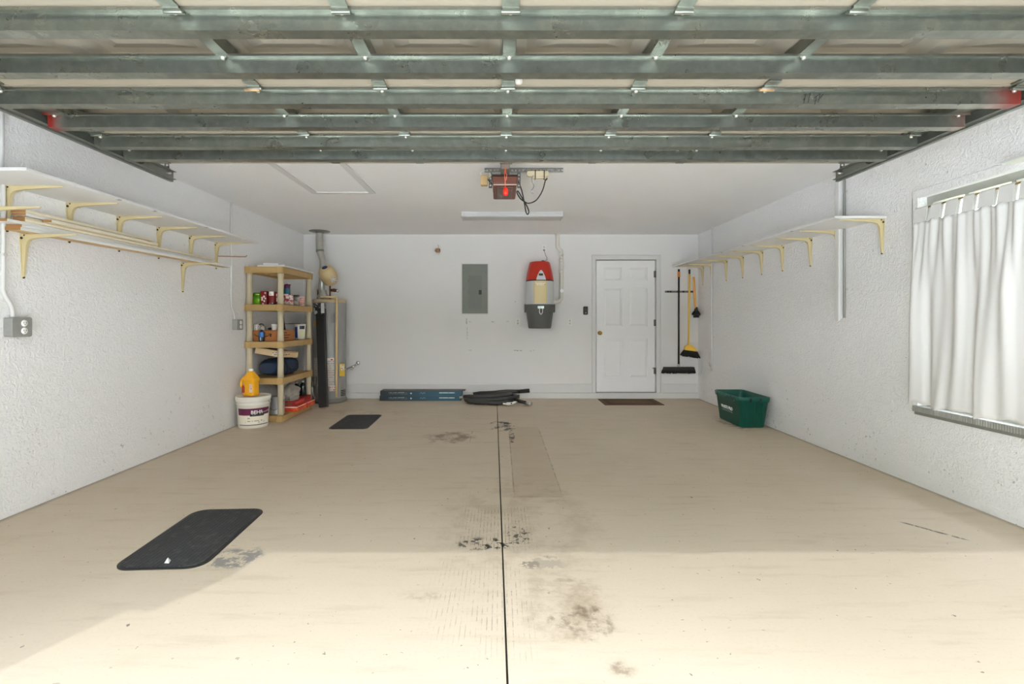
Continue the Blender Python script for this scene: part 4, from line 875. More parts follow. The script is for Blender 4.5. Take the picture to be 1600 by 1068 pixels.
for a, b in zip(SZ[:-1], SZ[1:]):
    for (x, y) in ((UX0+.04, UY0+.04), (UX1-.04, UY0+.04), (UX0+.04, UY1-.04), (UX1-.04, UY1-.04)):
        part('post', MB().tube([(x, y, a+.005), (x, y, a+.10), (x, y, b-.14), (x, y, b-.07)], [.036, .034, .034, .036], 16), M_POST, su)
def at(x, Y): return (x-VX)*Y/FPX
# sheets on top
solid('melamine_sheet', MB().box(-2.90, -2.570, 5.815, 6.72, 1.8565, 1.876), M_SHELF, 'white melamine sheet lying on top of the tan shelving', 'panel', bevel=.002)
solid('melamine_sheet', MB().box(-2.82, -2.64, 5.795, 6.3, 1.8765, 1.895), M_SHELF, 'small white board lying on the white sheet atop the shelving', 'panel', bevel=.002)
# --- second shelf from the top
Z = 1.4045
def pack_mat(name, c1, c2, scale, lo, hi, k=1.15):
    t = NT(name); t.set(Base_Color=t.mix(t.step(t.noise(scale, 2, .5), lo, hi), rgb(*c1, k), rgb(*c2, k)), Roughness=.35); return t.m
def pouch(name, lab, cat, x0, x1, y0, y1, z0, z1, m, bulge=.012):
    """soft pack: pinched seams top and bottom, bulging sides"""
    mb = MB(); nz, n = 8, 16; vs = []; cx, cy = (x0+x1)/2, (y0+y1)/2
    for j_ in range(nz+1):
        f = j_/nz; g = math.sin(PI*min(1, max(0, f*.94+.06)))**.45; hw = (x1-x0)/2*(.96+.04*g); hd = (y1-y0)/2*(.15+.85*g)
        for i in range(n):
            a = 2*PI*i/n; ca, sa = math.cos(a), math.sin(a); e = .45
            vs.append((cx+hw*math.copysign(abs(ca)**e, ca), cy+hd*math.copysign(abs(sa)**e, sa), z0+(z1-z0)*f))
    mb.add(vs, [(a*n+b, a*n+(b+1) % n, (a+1)*n+(b+1) % n, (a+1)*n+b) for a in range(nz) for b in range(n)], True)
    mb.add(vs[:n]+vs[-n:], [tuple(range(n))[::-1], tuple(range(n, 2*n))]); t = thing(name, lab, cat, (cx, cy, z0)); part('pack', mb, m, t); return t
g = pouch('snack_bag', 'bright green plastic pouch on the upper shelf of the tan unit', 'bag', -3.018, at(406, 5.88), 5.885, 6.0, Z, Z+.142, pack_mat('green_pouch', (70, 130, 20), (120, 180, 30), 9, .35, .65))
part('seal_strip', MB().box(-3.01, at(405, 5.88), 5.935, 5.95, Z+.138, Z+.146), mat('green_dark_seal', (60, 100, 30), .4), g)
part('print_band', MB().box(at(399, 5.88), at(405, 5.88), 5.882, 5.886, Z+.118, Z+.130), mat('lime_print', (190, 220, 110), .4), g)
solid('white_jar_lid', MB().lathe([(1e-4, 0), (.032, 0), (.032, .16), (.028, .165), (1e-4, .166)], (at(403, 6.06), 6.06, Z), 16), mat('pale_lid', (206, 200, 204), .4), 'pale plastic tub behind the green pouch on the shelf', 'tub')
M_REDP = mat('red_pack', (128, 26, 32), .35, var=.1, k=1.15); M_CREAMP = mat('pink_white_print', (226, 205, 200), .4)
def carton(name, lab, cat, x0, x1, y0, y1, z0, z1, m, bev=.003, group=None):
    t = thing(name, lab, cat, ((x0+x1)/2, (y0+y1)/2, z0), group); part('carton', MB().box(x0, x1, y0, y1, z0, z1), m, t, bev); return t
r1 = carton('red_carton', 'dark red carton with white flower print beside the green pouch', 'carton', at(407, 5.88), at(417, 5.88), 5.88, 5.97, Z, Z+.163, M_REDP)
for (xx, yy, rr_) in ((414.5, 457.5, .012), (412.5, 463, .013), (409.5, 465, .013), (409.5, 468, .013), (413, 470, .012), (414.5, 466, .012), (411, 474, .010)):
    part('flower_print', MB().lathe([(1e-4, .0012), (rr_, .001), (rr_, 0)], n=10, M=Matrix.Translation((at(xx, 5.88), 5.88, HC-(yy-VY)*5.88/FPX)) @ Matrix.Rotation(PI/2, 4, 'X')), M_CREAMP, r1)
cx_ = -2.770; rc2 = thing('red_canister', 'dark red canister with a square white label and lid', 'canister', (cx_, 5.93, Z))
part('can', MB().lathe([(1e-4, 0), (.043, 0), (.045, .01), (.045, .135), (.040, .148), (.040, .158), (1e-4, .16)], (cx_, 5.93, Z), 24), M_REDP, rc2)
part('square_label', cylpatch((cx_, 5.93), .0455, cx_-.030, cx_+.030, Z+.108, Z+.158), print_mat('square_label_print', (226, 218, 214), (110, 100, 100), 120, 150, .4), rc2)
part('base_band', cylpatch((cx_, 5.93), .0455, cx_-.043, cx_+.043, Z+.004, Z+.024), mat('purple_band', (70, 36, 56), .4, k=1.1), rc2)
for dx in (-.016, .016): part('foot_print', cylpatch((cx_, 5.93), .0460, cx_+dx-.007, cx_+dx+.007, Z+.010, Z+.021, 2), M_CREAMP, rc2)
r3 = carton('red_carton', 'reddish carton with pale panel, half behind the shelf post', 'carton', at(430.5, 5.90)+.004, at(438, 5.90), 5.90, 5.985, Z, Z+.155, M_REDP)
part('pale_print', MB().box(at(431.8, 5.9), at(436, 5.9), 5.898, 5.90, Z+.035, Z+.085), mat('print_grey_green', (186, 182, 162), .4), r3)
part('pale_print', MB().box(at(430.9, 5.9)+.004, at(433, 5.9), 5.898, 5.90, Z+.10, Z+.13), M_CREAMP, r3)
M_SPOT = pack_mat('red_white_spots', (150, 40, 46), (224, 205, 205), 26, .45, .55)
def can_row(name, lab, cat, X, Y, r, h, m, lid=None):
    t = thing(name, lab, cat, (X, Y, Z)); part('can', MB().lathe([(1e-4, 0), (r, 0), (r, h*.9), (r*.92, h*.96), (r*.9, h), (1e-4, h)], (X, Y, Z), 18), m, t)
    if lid: part('lid', MB().lathe([(r*1.03, h*.88), (r*1.03, h), (r*.98, h+.006), (1e-4, h+.007)], (X, Y, Z), 18), lid, t)
    return t
can_row('spotted_can', 'red and white spotted can near the front post, under the teal bottle', 'can', -2.655, 6.03, .040, .135, M_SPOT)
can_row('spotted_can', 'red and white spotted can standing next to the glass jar', 'can', -2.650, 6.145, .038, .128, pack_mat('pink_spots', (176, 92, 92), (228, 212, 208), 30, .42, .56))
jr = can_row('glass_jar', 'grey glass jar with dark lid on the upper shelf', 'jar', -2.655, 6.31, .052, .130, pack_mat('jar_greys', (92, 84, 80), (170, 162, 156), 12, .4, .6), M_BLACK)
cr2 = carton('snack_box', 'cream box with orange-red stripes beside the glass jar', 'box', -2.685, -2.615, 6.42, 6.52, Z, Z+.125, M_CREAMP)
M_OR = mat('orange_red_print', (214, 92, 66), .45)
for k in range(4): part('stripe', MB().prism([(6.42, Z+.02+.024*k), (6.42, Z+.030+.024*k), (6.52, Z+.044+.022*k), (6.52, Z+.034+.022*k)], -2.6152, -2.6140, 'x').prism([(-2.685, Z+.025+.022*k), (-2.685, Z+.035+.022*k), (-2.615, Z+.030+.022*k), (-2.615, Z+.020+.022*k)], 6.4188, 6.42, 'y'), M_OR, cr2)
part('dark_tab', MB().box(-2.685, -2.66, 6.425, 6.45, Z+.125, Z+.145), M_BLACK, cr2)
bX, bY = at(448.5, 6.2), 6.2; bo = thing('drinks_bottle', 'teal bottle with purple flip cap behind the spotted cans', 'bottle', (bX, bY, Z))
part('bottle_body', MB().lathe([(1e-4, 0), (.036, 0), (.040, .01), (.040, .205), (.034, .222)], (bX, bY, Z), 20), mat('teal_plastic', (22, 108, 126), .35, k=1.1), bo)
part('cap', MB().lathe([(.037, .200), (.038, .245), (.030, .268), (1e-4, .272)], (bX, bY, Z), 20), mat('purple_cap', (96, 32, 92), .35, k=1.1), bo)
part('spout', MB().box(bX+.008, bX+.045, bY-.012, bY+.012, Z+.252, Z+.268), MATS['purple_cap'], bo, .004)
part('loop', MB().sphere((bX+.018, bY, Z+.276), .013, 8), M_CREAMP, bo)
# --- middle shelf
Z = .9605
M_CARD = mat('brown_cardboard', (168, 108, 60), .8, var=.05, scale=12, bump=.1, k=1.1)
am_ = thing('cardboard_box', 'brown cardboard box printed with a curved smile arrow on the middle shelf', 'box', (-2.855, 6.11, Z))
bxm = part('carton', MB().box(-3.012, -2.675, 5.90, 6.34, Z, Z+.130), M_CARD, am_, .003)
M_INK = mat('black_ink', (38, 34, 34), .7, k=1)
sm_ = MB(); pts = smooth_path([(at(397, 5.9), 5.8985, Z+.085), (at(401, 5.9), 5.8985, Z+.066), (at(407, 5.9), 5.8985, Z+.052), (at(414, 5.9), 5.8985, Z+.054), (at(421, 5.9), 5.8985, Z+.072)], 6)
sm_.tube(pts, .0045, 6).prism([(at(416.5, 5.9), Z+.090), (at(424.5, 5.9), Z+.092), (at(423.5, 5.9), Z+.050), (at(421.8, 5.9), Z+.056), (at(422, 5.9), Z+.082)], 5.8975, 5.8995, 'y'); part('smile_print', sm_, M_INK, bxm)
for (k, w) in ((0, .12), (1, .22), (2, .17)): part('side_print', MB().box(-2.6752, -2.6740, 5.99, 5.99+w, Z+.092-.03*k, Z+.104-.03*k), mat('faded_ink', (92, 58, 36), .8, k=1), bxm)
part('tape', MB().box(-3.012, -2.675, 6.09, 6.15, Z+.1300, Z+.1308), mat('parcel_tape', (190, 140, 92), .3), bxm)
Zb = Z+.1315
wb1 = carton('small_white_box', 'small white box with grey print on the cardboard box', 'box', -3.008, at(402, 5.95), 5.95, 6.02, Zb, Zb+.072, print_mat('white_box_print', (226, 224, 220), (150, 148, 150), 90, 70, .35))
gc = at(410, 6.0); gt = thing('spray_cap_bottle', 'grey bottle top with a bent nozzle on the cardboard box', 'bottle', (gc, 6.02, Zb))
part('bottle_body', MB().lathe([(1e-4, 0), (.03, 0), (.032, .02), (.022, .045), (.012, .052)], (gc, 6.02, Zb), 16), mat('grey_translucent', (176, 172, 166), .4), gt)
part('nozzle', MB().tube(smooth_path([(gc, 6.02, Zb+.05), (gc, 6.02, Zb+.068), (gc-.02, 6.01, Zb+.076), (gc-.04, 6.0, Zb+.066)]), .009, 8), mat('dark_grey_nozzle', (80, 76, 72), .5, k=1), gt)
tX = at(428.3, 5.97); tb2 = thing('white_tub', 'round white tub with lid on the cardboard box', 'tub', (tX, 5.98, Zb))
part('tub_body', MB().lathe([(1e-4, 0), (.030, 0), (.034, .05), (.034, .06)], (tX, 5.98, Zb), 20), mat('tub_white', (222, 220, 216), .4), tb2)
part('lid', MB().lathe([(.036, .056), (.037, .072), (.034, .076), (1e-4, .077)], (tX, 5.98, Zb), 20), mat('tub_lid', (232, 231, 228), .35), tb2)
dX = at(418.5, 6.0); solid('dark_pouch', MB().sphere((dX, 6.06, Zb+.016), .03, 12, (1.0, .9, .53)), M_BLACK, 'small black pouch between the nozzle bottle and white tub', 'pouch')
bl = thing('blue_bottle', 'dark bottle with blue label standing before the cardboard box', 'bottle', (at(409, 5.862), 5.862, Z))
part('bottle_body', MB().lathe([(1e-4, 0), (.031, 0), (.033, .01), (.033, .10), (.026, .118), (.014, .128), (.014, .138), (1e-4, .139)], (at(409, 5.862), 5.862, Z), 20), mat('navy_bottle', (26, 32, 48), .3, k=1.1), bl)
part('label', cylpatch((at(409, 5.862), 5.862), .0336, at(409, 5.862)-.031, at(409, 5.862)+.031, Z+.055, Z+.112), mat('blue_label', (36, 104, 176), .4), bl)
part('pale_stripe', cylpatch((at(409, 5.862), 5.862), .0340, at(409, 5.862)-.006, at(409, 5.862)+.006, Z+.012, Z+.050, 3), mat('pale_blue_print', (176, 196, 216), .4), bl)
bkp = MB().prism([(at(440, 6.40), Z), (at(448, 6.40), Z), (at(443.2, 6.40), Z+.36), (at(440.5, 6.40), Z+.36)], 6.385, 6.40, 'y')
solid('black_board', bkp, M_BLACK, 'narrow black tapering board standing behind the cardboard box', 'board', bevel=.002)
pX, pY = at(469, 6.52), 6.52; pc = thing('paint_pail', 'white plastic pail with blue label on the middle shelf', 'pail', (pX, pY, Z))
part('pail_body', MB().lathe([(1e-4, 0), (.058, 0), (.060, .005), (.068, .185), (.070, .19)], (pX, pY, Z), 24), mat('pail_white', (214, 212, 204), .4), pc)
part('blue_label', MB().lathe([(.0612, .02), (.0672, .165)], (pX, pY, Z), 14, a0=math.radians(175), a1=math.radians(262)), pack_mat('blue_label_print', (38, 66, 142), (170, 180, 206), 9, .55, .6), pc)
part('yellow_panel', MB().lathe([(.0615, .02), (.0660, .12)], (pX, pY, Z), 8, a0=math.radians(285), a1=math.radians(345)), mat('pale_yellow_panel', (206, 204, 168), .5), pc)
part('dark_emblem', MB().lathe([(.0668, .135), (.0684, .18)], (pX, pY, Z), 8, a0=math.radians(285), a1=math.radians(345)), mat('dark_blue_emblem', (44, 50, 74), .5, k=1.1), pc)
part('lid', MB().lathe([(.073, .180), (.074, .200), (.066, .204), (.062, .197), (1e-4, .196)], (pX, pY, Z), 24), mat('pail_lid_grey', (190, 186, 178), .4), pc)
solid('putty_knife', MB().box(pX-.13, pX+.02, 6.46, 6.48, Z+.2045, Z+.212).prism([(pX-.13, 6.45), (pX-.18, 6.445), (pX-.18, 6.495), (pX-.13, 6.49)], Z+.2045, Z+.208, 'z'), M_BLACK, 'dark flat scraper lying across the white pail lid', 'scraper')
# --- fourth shelf: duffel and carton
Z = .5245
df = thing('duffel_bag', 'navy blue duffel bag on the lower shelf under a tilted carton', 'bag', (-2.79, 6.19, Z))
M_NAVY = mat('navy_nylon', (22, 44, 72), .6, var=.25, scale=9, bump=.25, bscale=25, k=1.0); M_STRAP = mat('black_webbing', (20, 22, 28), .8, k=1)
dvs = []; nL, nR = 18, 20
def dring(f, k=1.0):
    out = []; Y = 5.89+.60*f; X = -2.815+.03*f; g = math.sin(PI*min(1, max(0, .04+.92*f)))**.28
    for i in range(nR):
        a = 2*PI*i/nR; ca, sa = math.cos(a), math.sin(a)
        rx = .165*g*k*(1+.05*math.sin(11*f+3*a)); rz = .108*g*k*(1+.03*math.sin(13*f+2*a))
        out.append((X+rx*math.copysign(abs(ca)**.62, ca), Y, max(Z, Z+.108+rz*math.copysign(abs(sa)**.62, sa))))
    return out
for j_ in range(nL+1): dvs += dring(j_/nL)
dm = MB().add(dvs, [(a*nR+b, a*nR+(b+1) % nR, (a+1)*nR+(b+1) % nR, (a+1)*nR+b) for a in range(nL) for b in range(nR)], True)
dm.add(dvs[:nR]+dvs[-nR:], [tuple(range(nR))[::-1], tuple(range(nR, 2*nR))]); part('bag_body', dm, M_NAVY, df)
for f in (.28, .74):
    r0, r1_ = dring(f-.025, 1.025), dring(f+.025, 1.025); part('strap', MB().add(r0+r1_, [(i, (i+1) % nR, nR+(i+1) % nR, nR+i) for i in range(nR)], True), M_STRAP, df)
part('zip', MB().tube([(q[nR//4][0], q[nR//4][1], q[nR//4][2]+.003) for q in [dring(.1+.08*k) for k in range(11)]], .006, 6), M_STRAP, df)
part('handle', MB().tube(smooth_path([(-2.67, 6.09, Z+.16), (-2.648, 6.10, Z+.10), (-2.645, 6.2, Z+.06), (-2.648, 6.3, Z+.10), (-2.67, 6.32, Z+.16)]), .009, 8), M_STRAP, df)
CM = Matrix.Translation((-2.80, 6.12, Z+.284)) @ Matrix.Rotation(math.radians(9), 4, 'Y') @ Matrix.Rotation(math.radians(-4), 4, 'X') @ Matrix.Rotation(math.radians(-6), 4, 'Z')
fcn = thing('flat_carton', 'pale cardboard carton lying tilted on the navy duffel bag', 'box', (-2.80, 6.12, Z+.22)); M_CARD2 = mat('pale_cardboard', (196, 172, 134), .8, var=.05, scale=12)
cb2 = part('carton', MB().box(-.155, .155, -.23, .23, -.038, .038, M=CM), M_CARD2, fcn, .003)
part('label', MB().box(.07, .135, -.2315, -.23, -.028, .022, M=CM), print_mat('carton_label', (206, 194, 172), (110, 96, 84), 80, 90, .45), cb2)
part('side_label', MB().box(.155, .1562, -.14, .02, -.018, .02, M=CM), print_mat('carton_side_print', (196, 176, 140), (96, 74, 60), 60, 70, .55), cb2)
part('red_line', MB().box(.155, .1562, -.2, .2, .024, .030, M=CM), mat('carton_red', (176, 90, 66), .7), cb2)
part('top_flap', MB().box(-.12, .02, -.20, .05, .038, .041, M=CM), mat('flap_dark', (80, 64, 54), .8, k=1), cb2)
solid('wire_clip', MB().tube(smooth_path([(-2.63, 6.56, Z), (-2.625, 6.56, Z+.07), (-2.635, 6.57, Z+.10), (-2.65, 6.575, Z+.07), (-2.65, 6.58, Z)]), .004, 6), M_ZINC, 'bent metal wire clip next to the duffel bag end', 'clip', org=(-2.637, 6.57, Z))
# --- bottom shelf
Z = .0745
cX, cY = at(433.5, 5.965), 5.965; pn = thing('paint_can', 'silver grey paint can on the bottom shelf behind the post', 'can', (cX, cY, Z)); M_TIN = mat('tin_grey', (176, 178, 184), .35, .4, var=.06)
part('can_body', MB().lathe([(1e-4, 0), (.084, 0), (.086, .004), (.083, .01), (.083, .200), (.086, .206), (.084, .212), (.070, .208), (1e-4, .207)], (cX, cY, Z), 28), M_TIN, pn)
part('wire_handle', MB().tube(smooth_path([(cX-.086, cY, Z+.17), (cX-.075, cY-.055, Z+.10), (cX, cY-.092, Z+.055), (cX+.075, cY-.055, Z+.10), (cX+.086, cY, Z+.17)]), .003, 6), M_STEEL, pn)
M_ORB = pack_mat('orange_red_box', (206, 62, 32), (224, 92, 48), 20, .45, .6); M_DRB = pack_mat('dark_red_box', (150, 28, 28), (178, 44, 38), 16, .4, .65)
ob = carton('flat_red_box', 'orange-red flat box sticking out of the bottom shelf', 'box', -2.69, -2.525, 6.065, 6.645, Z+.0, Z+.062, M_ORB)
part('white_edge', MB().box(-2.69, -2.527, 6.064, 6.066, Z+.048, Z+.062), M_CREAMP, ob); part('white_edge', MB().box(-2.5255, -2.524, 6.07, 6.64, Z+.054, Z+.062), M_CREAMP, ob)
part('seam', MB().box(-2.5252, -2.5238, 6.36, 6.372, Z, Z+.062), mat('seam_dark', (90, 30, 22), .6, k=1), ob)
rb2 = carton('flat_red_box', 'dark red flat box lying on top of the orange-red box', 'box', -2.755, -2.572, 6.08, 6.62, Z+.0625, Z+.128, M_DRB)
part('side_print', MB().box(-2.75, -2.60, 6.0788, 6.08, Z+.078, Z+.112), mat('brown_print', (110, 66, 40), .6, k=1.1), rb2); part('side_print', MB().box(-2.572, -2.5708, 6.12, 6.40, Z+.085, Z+.110), mat('pinkish_print', (206, 82, 74), .5), rb2)
pgm = NT('clear_plastic_film'); pgm.set(Base_Color=rgb(206, 200, 190), Roughness=.18, Transmission_Weight=.35, Alpha=.92); pgm.bump(pgm.noise(14, 5, .7, dist=2.5), .9, .02)
bgv = []; nb = 22; rnd = random.Random(11)
for j_ in range(13):
    f = j_/12; hgt = Z+.1285+.20*f; rr_ = (.085+.03*math.sin(PI*f*.9+.3))*(1 if f < .72 else max(.06, 1-(f-.72)*2.6))
    for i in range(nb):
        a = 2*PI*i/nb; w = 1+.10*math.sin(5*a+7*f)+.07*math.sin(9*a-5*f)+rnd.uniform(-.05, .05)
        bgv.append((-2.675+rr_*w*math.cos(a)*.9, 6.215+rr_*w*math.sin(a)*1.1, hgt))
bgm = MB().add(bgv, [(a*nb+b, a*nb+(b+1) % nb, (a+1)*nb+(b+1) % nb, (a+1)*nb+b) for a in range(12) for b in range(nb)], False); bgm.add(bgv[:nb]+bgv[-nb:], [tuple(range(nb))[::-1], tuple(range(nb, 2*nb))])
solid('plastic_bag', bgm, pgm.m, 'crumpled clear plastic bag on the red boxes', 'bag')
for (X, Y, lab) in ((-2.70, 6.47, 'dark green bottle on the dark red box, next to the plastic bag'), (-2.66, 6.57, 'dark bottle on the dark red box, by the rear post')):
    zz = Z+.1285; t = thing('dark_bottle', lab, 'bottle', (X, Y, zz)); part('bottle_body', MB().lathe([(1e-4, 0), (.04, 0), (.042, .01), (.042, .12), (.028, .155), (.016, .17), (.016, .19), (1e-4, .191)], (X, Y, zz), 16), mat('dark_green_glass', (24, 34, 30), .2, k=1), t)
    part('cap', MB().lathe([(.019, .175), (.019, .20), (1e-4, .201)], (X, Y, zz), 12), M_ZINC, t)
# ------------------------------------------------------------------ bucket and jug in front of the unit
BX, BY = -2.838, 5.60
bu = thing('paint_bucket', 'large white paint bucket with purple label on the floor', 'bucket', (BX, BY, 0)); M_BUK = mat('bucket_white', (218, 214, 204), .45, var=.03)
bkt = part('bucket_body', MB().lathe([(1e-4, 0), (.150, 0), (.156, .006), (.170, .255), (.178, .258), (.179, .272), (.171, .276), (.172, .292), (.181, .296), (.182, .312), (.175, .315), (.176, .335)], (BX, BY, 0), 40), M_BUK, bu)
part('lid', MB().lathe([(.186, .318), (.188, .340), (.184, .352), (.172, .353), (.166, .342), (1e-4, .341)], (BX, BY, 0), 40), M_BUK, bu)
va = math.radians(-90)+math.atan2(-BX, BY)
rb = lambda h: .156+(.014)*(h-.006)/.249+.0012
def bpatch(a0, a1, h0, h1, off=0):
    return MB().lathe([(rb(h0)+off, h0), (rb(h1)+off, h1)], (BX, BY, 0), 24, a0=va+math.radians(a0), a1=va+math.radians(a1))
part('label', bpatch(-62, 68, .05, .215), print_mat('bucket_label_print', (222, 216, 200), (150, 142, 128), 45, 42, .35), bu)
part('purple_band', bpatch(-62, 68, .150, .226, .0008), mat('maroon_purple', (98, 26, 66), .5, k=1.1), bu)
part('black_rule', bpatch(-58, 66, .036, .044, .0008), mat('maroon_black', (48, 30, 38), .5, k=1), bu)
part('name_plate', bpatch(-12, 40, .138, .172, .0014), M_INK, bu)
def bend_on(cx, cy, r, ang, h): 
    def f(v):
        a = ang+v.x/r; rr_ = r+v.z; return Vector((cx+rr_*math.cos(a), cy+rr_*math.sin(a), h+v.y))
    return f
part('lettering', text_mesh('BEHR', .054, None, bend_on(BX, BY, rb(.185)+.0022, va+math.radians(13), .182)), mat('white_print', (240, 238, 234), .4), bu)
part('small_print', bpatch(-6, 34, .146, .158, .0022), print_mat('plate_print_rows', (48, 40, 44), (170, 160, 160), 130, 160, .5), bu)
part('small_print', bpatch(-30, 46, .074, .088, .0016), print_mat('line_print_rows', (222, 216, 200), (112, 96, 88), 90, 130, .55), bu)
part('bail_handle', MB().tube(smooth_path([(BX+.178, BY+.02, .285), (BX+.195, BY-.02, .22), (BX+.185, BY-.06, .19), (BX+.150, BY-.10, .18)]), .004, 6).sphere((BX+.178, BY+.02, .284), .014, 8), M_ZINC, bu)
JX, JY, JZ = at(391, 5.56), 5.58, .3535
jg = thing('detergent_jug', 'orange-yellow plastic jug with white cap standing on the bucket', 'jug', (JX, JY, JZ)); M_JUG = mat('jug_orange', (240, 166, 26), .35, var=.03, k=1.2)
jm = MB(); jv = []; prof = [(.070, .052, 0), (.078, .058, .008), (.080, .060, .03), (.076, .056, .05), (.076, .056, .165), (.082, .061, .175), (.084, .063, .19), (.080, .060, .205), (.030, .028, .268), (.022, .022, .276), (.022, .022, .284)]
jr_ = Matrix.Rotation(math.radians(-16), 3, 'Z')
for (w, d, h) in prof:
    for (a, b) in rrect(w*2, d*2, min(w, d)*.55, 4): q = jr_ @ Vector((a, b, 0)); jv.append((JX+q.x, JY+q.y, JZ+h))
nn = len(jv)//len(prof)
jm.add(jv, [(a*nn+b, a*nn+(b+1) % nn, (a+1)*nn+(b+1) % nn, (a+1)*nn+b) for a in range(len(prof)-1) for b in range(nn)], True); jm.add(jv[:nn]+jv[-nn:], [tuple(range(nn))[::-1], tuple(range(nn, 2*nn))])
part('jug_body', jm, M_JUG, jg)
part('cap', MB().lathe([(.026, .280), (.027, .302), (.024, .306), (1e-4, .307)], (JX, JY, JZ), 20), mat('cap_white', (240, 234, 220), .4), jg)
JM = Matrix.Translation((JX, JY, JZ)) @ Matrix.Rotation(math.radians(-16), 4, 'Z')
part('bottle_handle', MB().tube([JM @ Vector(q) for q in smooth_path([(-.052, -.045, .215), (-.088, -.05, .17), (-.092, -.05, .12), (-.074, -.045, .085)])], .013, 10), M_JUG, jg)
part('brand_label', MB().prism([(-.076, .035), (-.036, .035), (-.036, .10), (-.050, .128), (-.076, .110)], -.0585, -.0565, 'y', M=JM), mat('brown_red_label', (140, 46, 24), .5), jg)
part('back_label', MB().box(.028, .066, -.0585, -.0565, .045, .14, M=JM), print_mat('jug_label_print', (216, 190, 176), (150, 120, 110), 90, 80, .4), jg)
# ------------------------------------------------------------------ tall black carton
tb_, tt = Vector((px(505.5, 0, 6.74).x, 6.74, 0)), Vector((px(500.5, 0, 6.99).x, 6.99, 1.44))
ax = (tt-tb_).normalized(); sxv = Vector((1, 0, 0)); sxv = (sxv-ax*sxv.dot(ax)).normalized(); syv = ax.cross(sxv)
TMx = Matrix(((sxv.x, syv.x, ax.x, tb_.x), (sxv.y, syv.y, ax.y, tb_.y), (sxv.z, syv.z, ax.z, tb_.z+.012), (0, 0, 0, 1)))
lc = thing('tall_carton', 'tall narrow black carton leaning against the grey water heater', 'carton', (tb_.x, 6.76, 0)); Lc = (tt-tb_).length
part('carton', MB().box(-.057, .057, -.03, .045, 0, Lc, M=TMx), mat('carton_black', (26, 25, 25), .45, var=.1, k=1), lc, .003)
part('top_label', MB().box(-.085, .065, -.034, .048, Lc-.16, Lc+.004, M=TMx), pack_mat('black_white_label', (30, 30, 32), (170, 170, 172), 16, .55, .6), lc, .002)
part('white_stripe', MB().box(.02, .066, -.0355, -.034, Lc-.15, Lc, M=TMx), mat('label_silver_white', (200, 200, 202), .4), lc)
part('title_band', MB().box(-.082, .02, -.0360, -.034, Lc-.06, Lc-.02, M=TMx), print_mat('band_print', (40, 40, 42), (170, 170, 172), 70, 90, .4), lc)
# ------------------------------------------------------------------ floor things
def rub_mat(name, c, k=1.0, rib=90, axis=0):
    t = NT(name); o = t.xyz(); w = t.math('PINGPONG', t.math('MULTIPLY', o[axis], rib), 1.0)
    d = t.step(t.noise(18, 5, .7), .5, .72); d2 = t.step(t.noise(220, 2, .5), .70, .74)
    c1 = t.mix(t.math('MULTIPLY', w, .55), rgb(*c, k*.75), rgb(*[min(255, q*1.45) for q in c], k)); c1 = t.mix(t.math('MULTIPLY', d, .35), c1, rgb(110, 106, 100)); c1 = t.mix(t.math('MULTIPLY', d2, .5), c1, rgb(170, 166, 160))
    t.set(Base_Color=c1, Roughness=.8); t.bump(w, .6, .004); return t.m
M_RUB = rub_mat('black_ribbed_rubber', (46, 46, 48))
def mat_obj(cx, cy, w, d, r, rot, lab, m):
    t = thing('floor_mat', lab, 'mat', (cx, cy, 0)); R = Matrix.Translation((cx, cy, 0)) @ Matrix.Rotation(math.radians(rot), 4, 'Z')
    part('mat_base', MB().prism(rrect(w, d, r, 6), 0, .005, 'z', M=R), M_BLACK, t); part('ribbed_top', MB().prism(rrect(w-.03, d-.03, r-.012, 6), .005, .0085, 'z', M=R), m, t)
    return t
mat_obj(-1.705, 2.755, .445, .755, .085, 3.0, 'black ribbed mat lying at the edge of the sunlit floor', M_RUB)
mat_obj(-1.715, 5.835, .44, .80, .055, 1.5, 'black ribbed mat lying before the water heater', M_RUB)
dm_ = thing('doormat', 'brown bordered doormat in front of the house door', 'mat', (1.925, 7.2, 0)); M_DM = mat('doormat_brown', (104, 78, 54), .95, var=.2, scale=60, bump=.5, bscale=300, k=1); M_DM2 = mat('doormat_dark', (80, 60, 44), .95, var=.2, scale=60, bump=.5, bscale=300, k=1)
part('mat_base', MB().box(1.50, 2.352, 6.945, 7.46, 0, .009), M_DM, dm_, .003); part('dark_border', MB().box(1.56, 2.292, 6.99, 7.415, .009, .011), M_DM2, dm_); part('centre', MB().box(1.62, 2.232, 7.04, 7.365, .011, .0125), M_DM, dm_)
solid('paper_scrap', MB().add([(-1.674, 2.425, .0092), (-1.648, 2.423, .0092), (-1.660, 2.455, .0092), (-1.661, 2.434, .034)], [(0, 2, 1), (0, 1, 3), (1, 2, 3), (2, 0, 3)]), M_WHITE, 'tiny white scrap lying on the sunlit-side black mat', 'scrap')
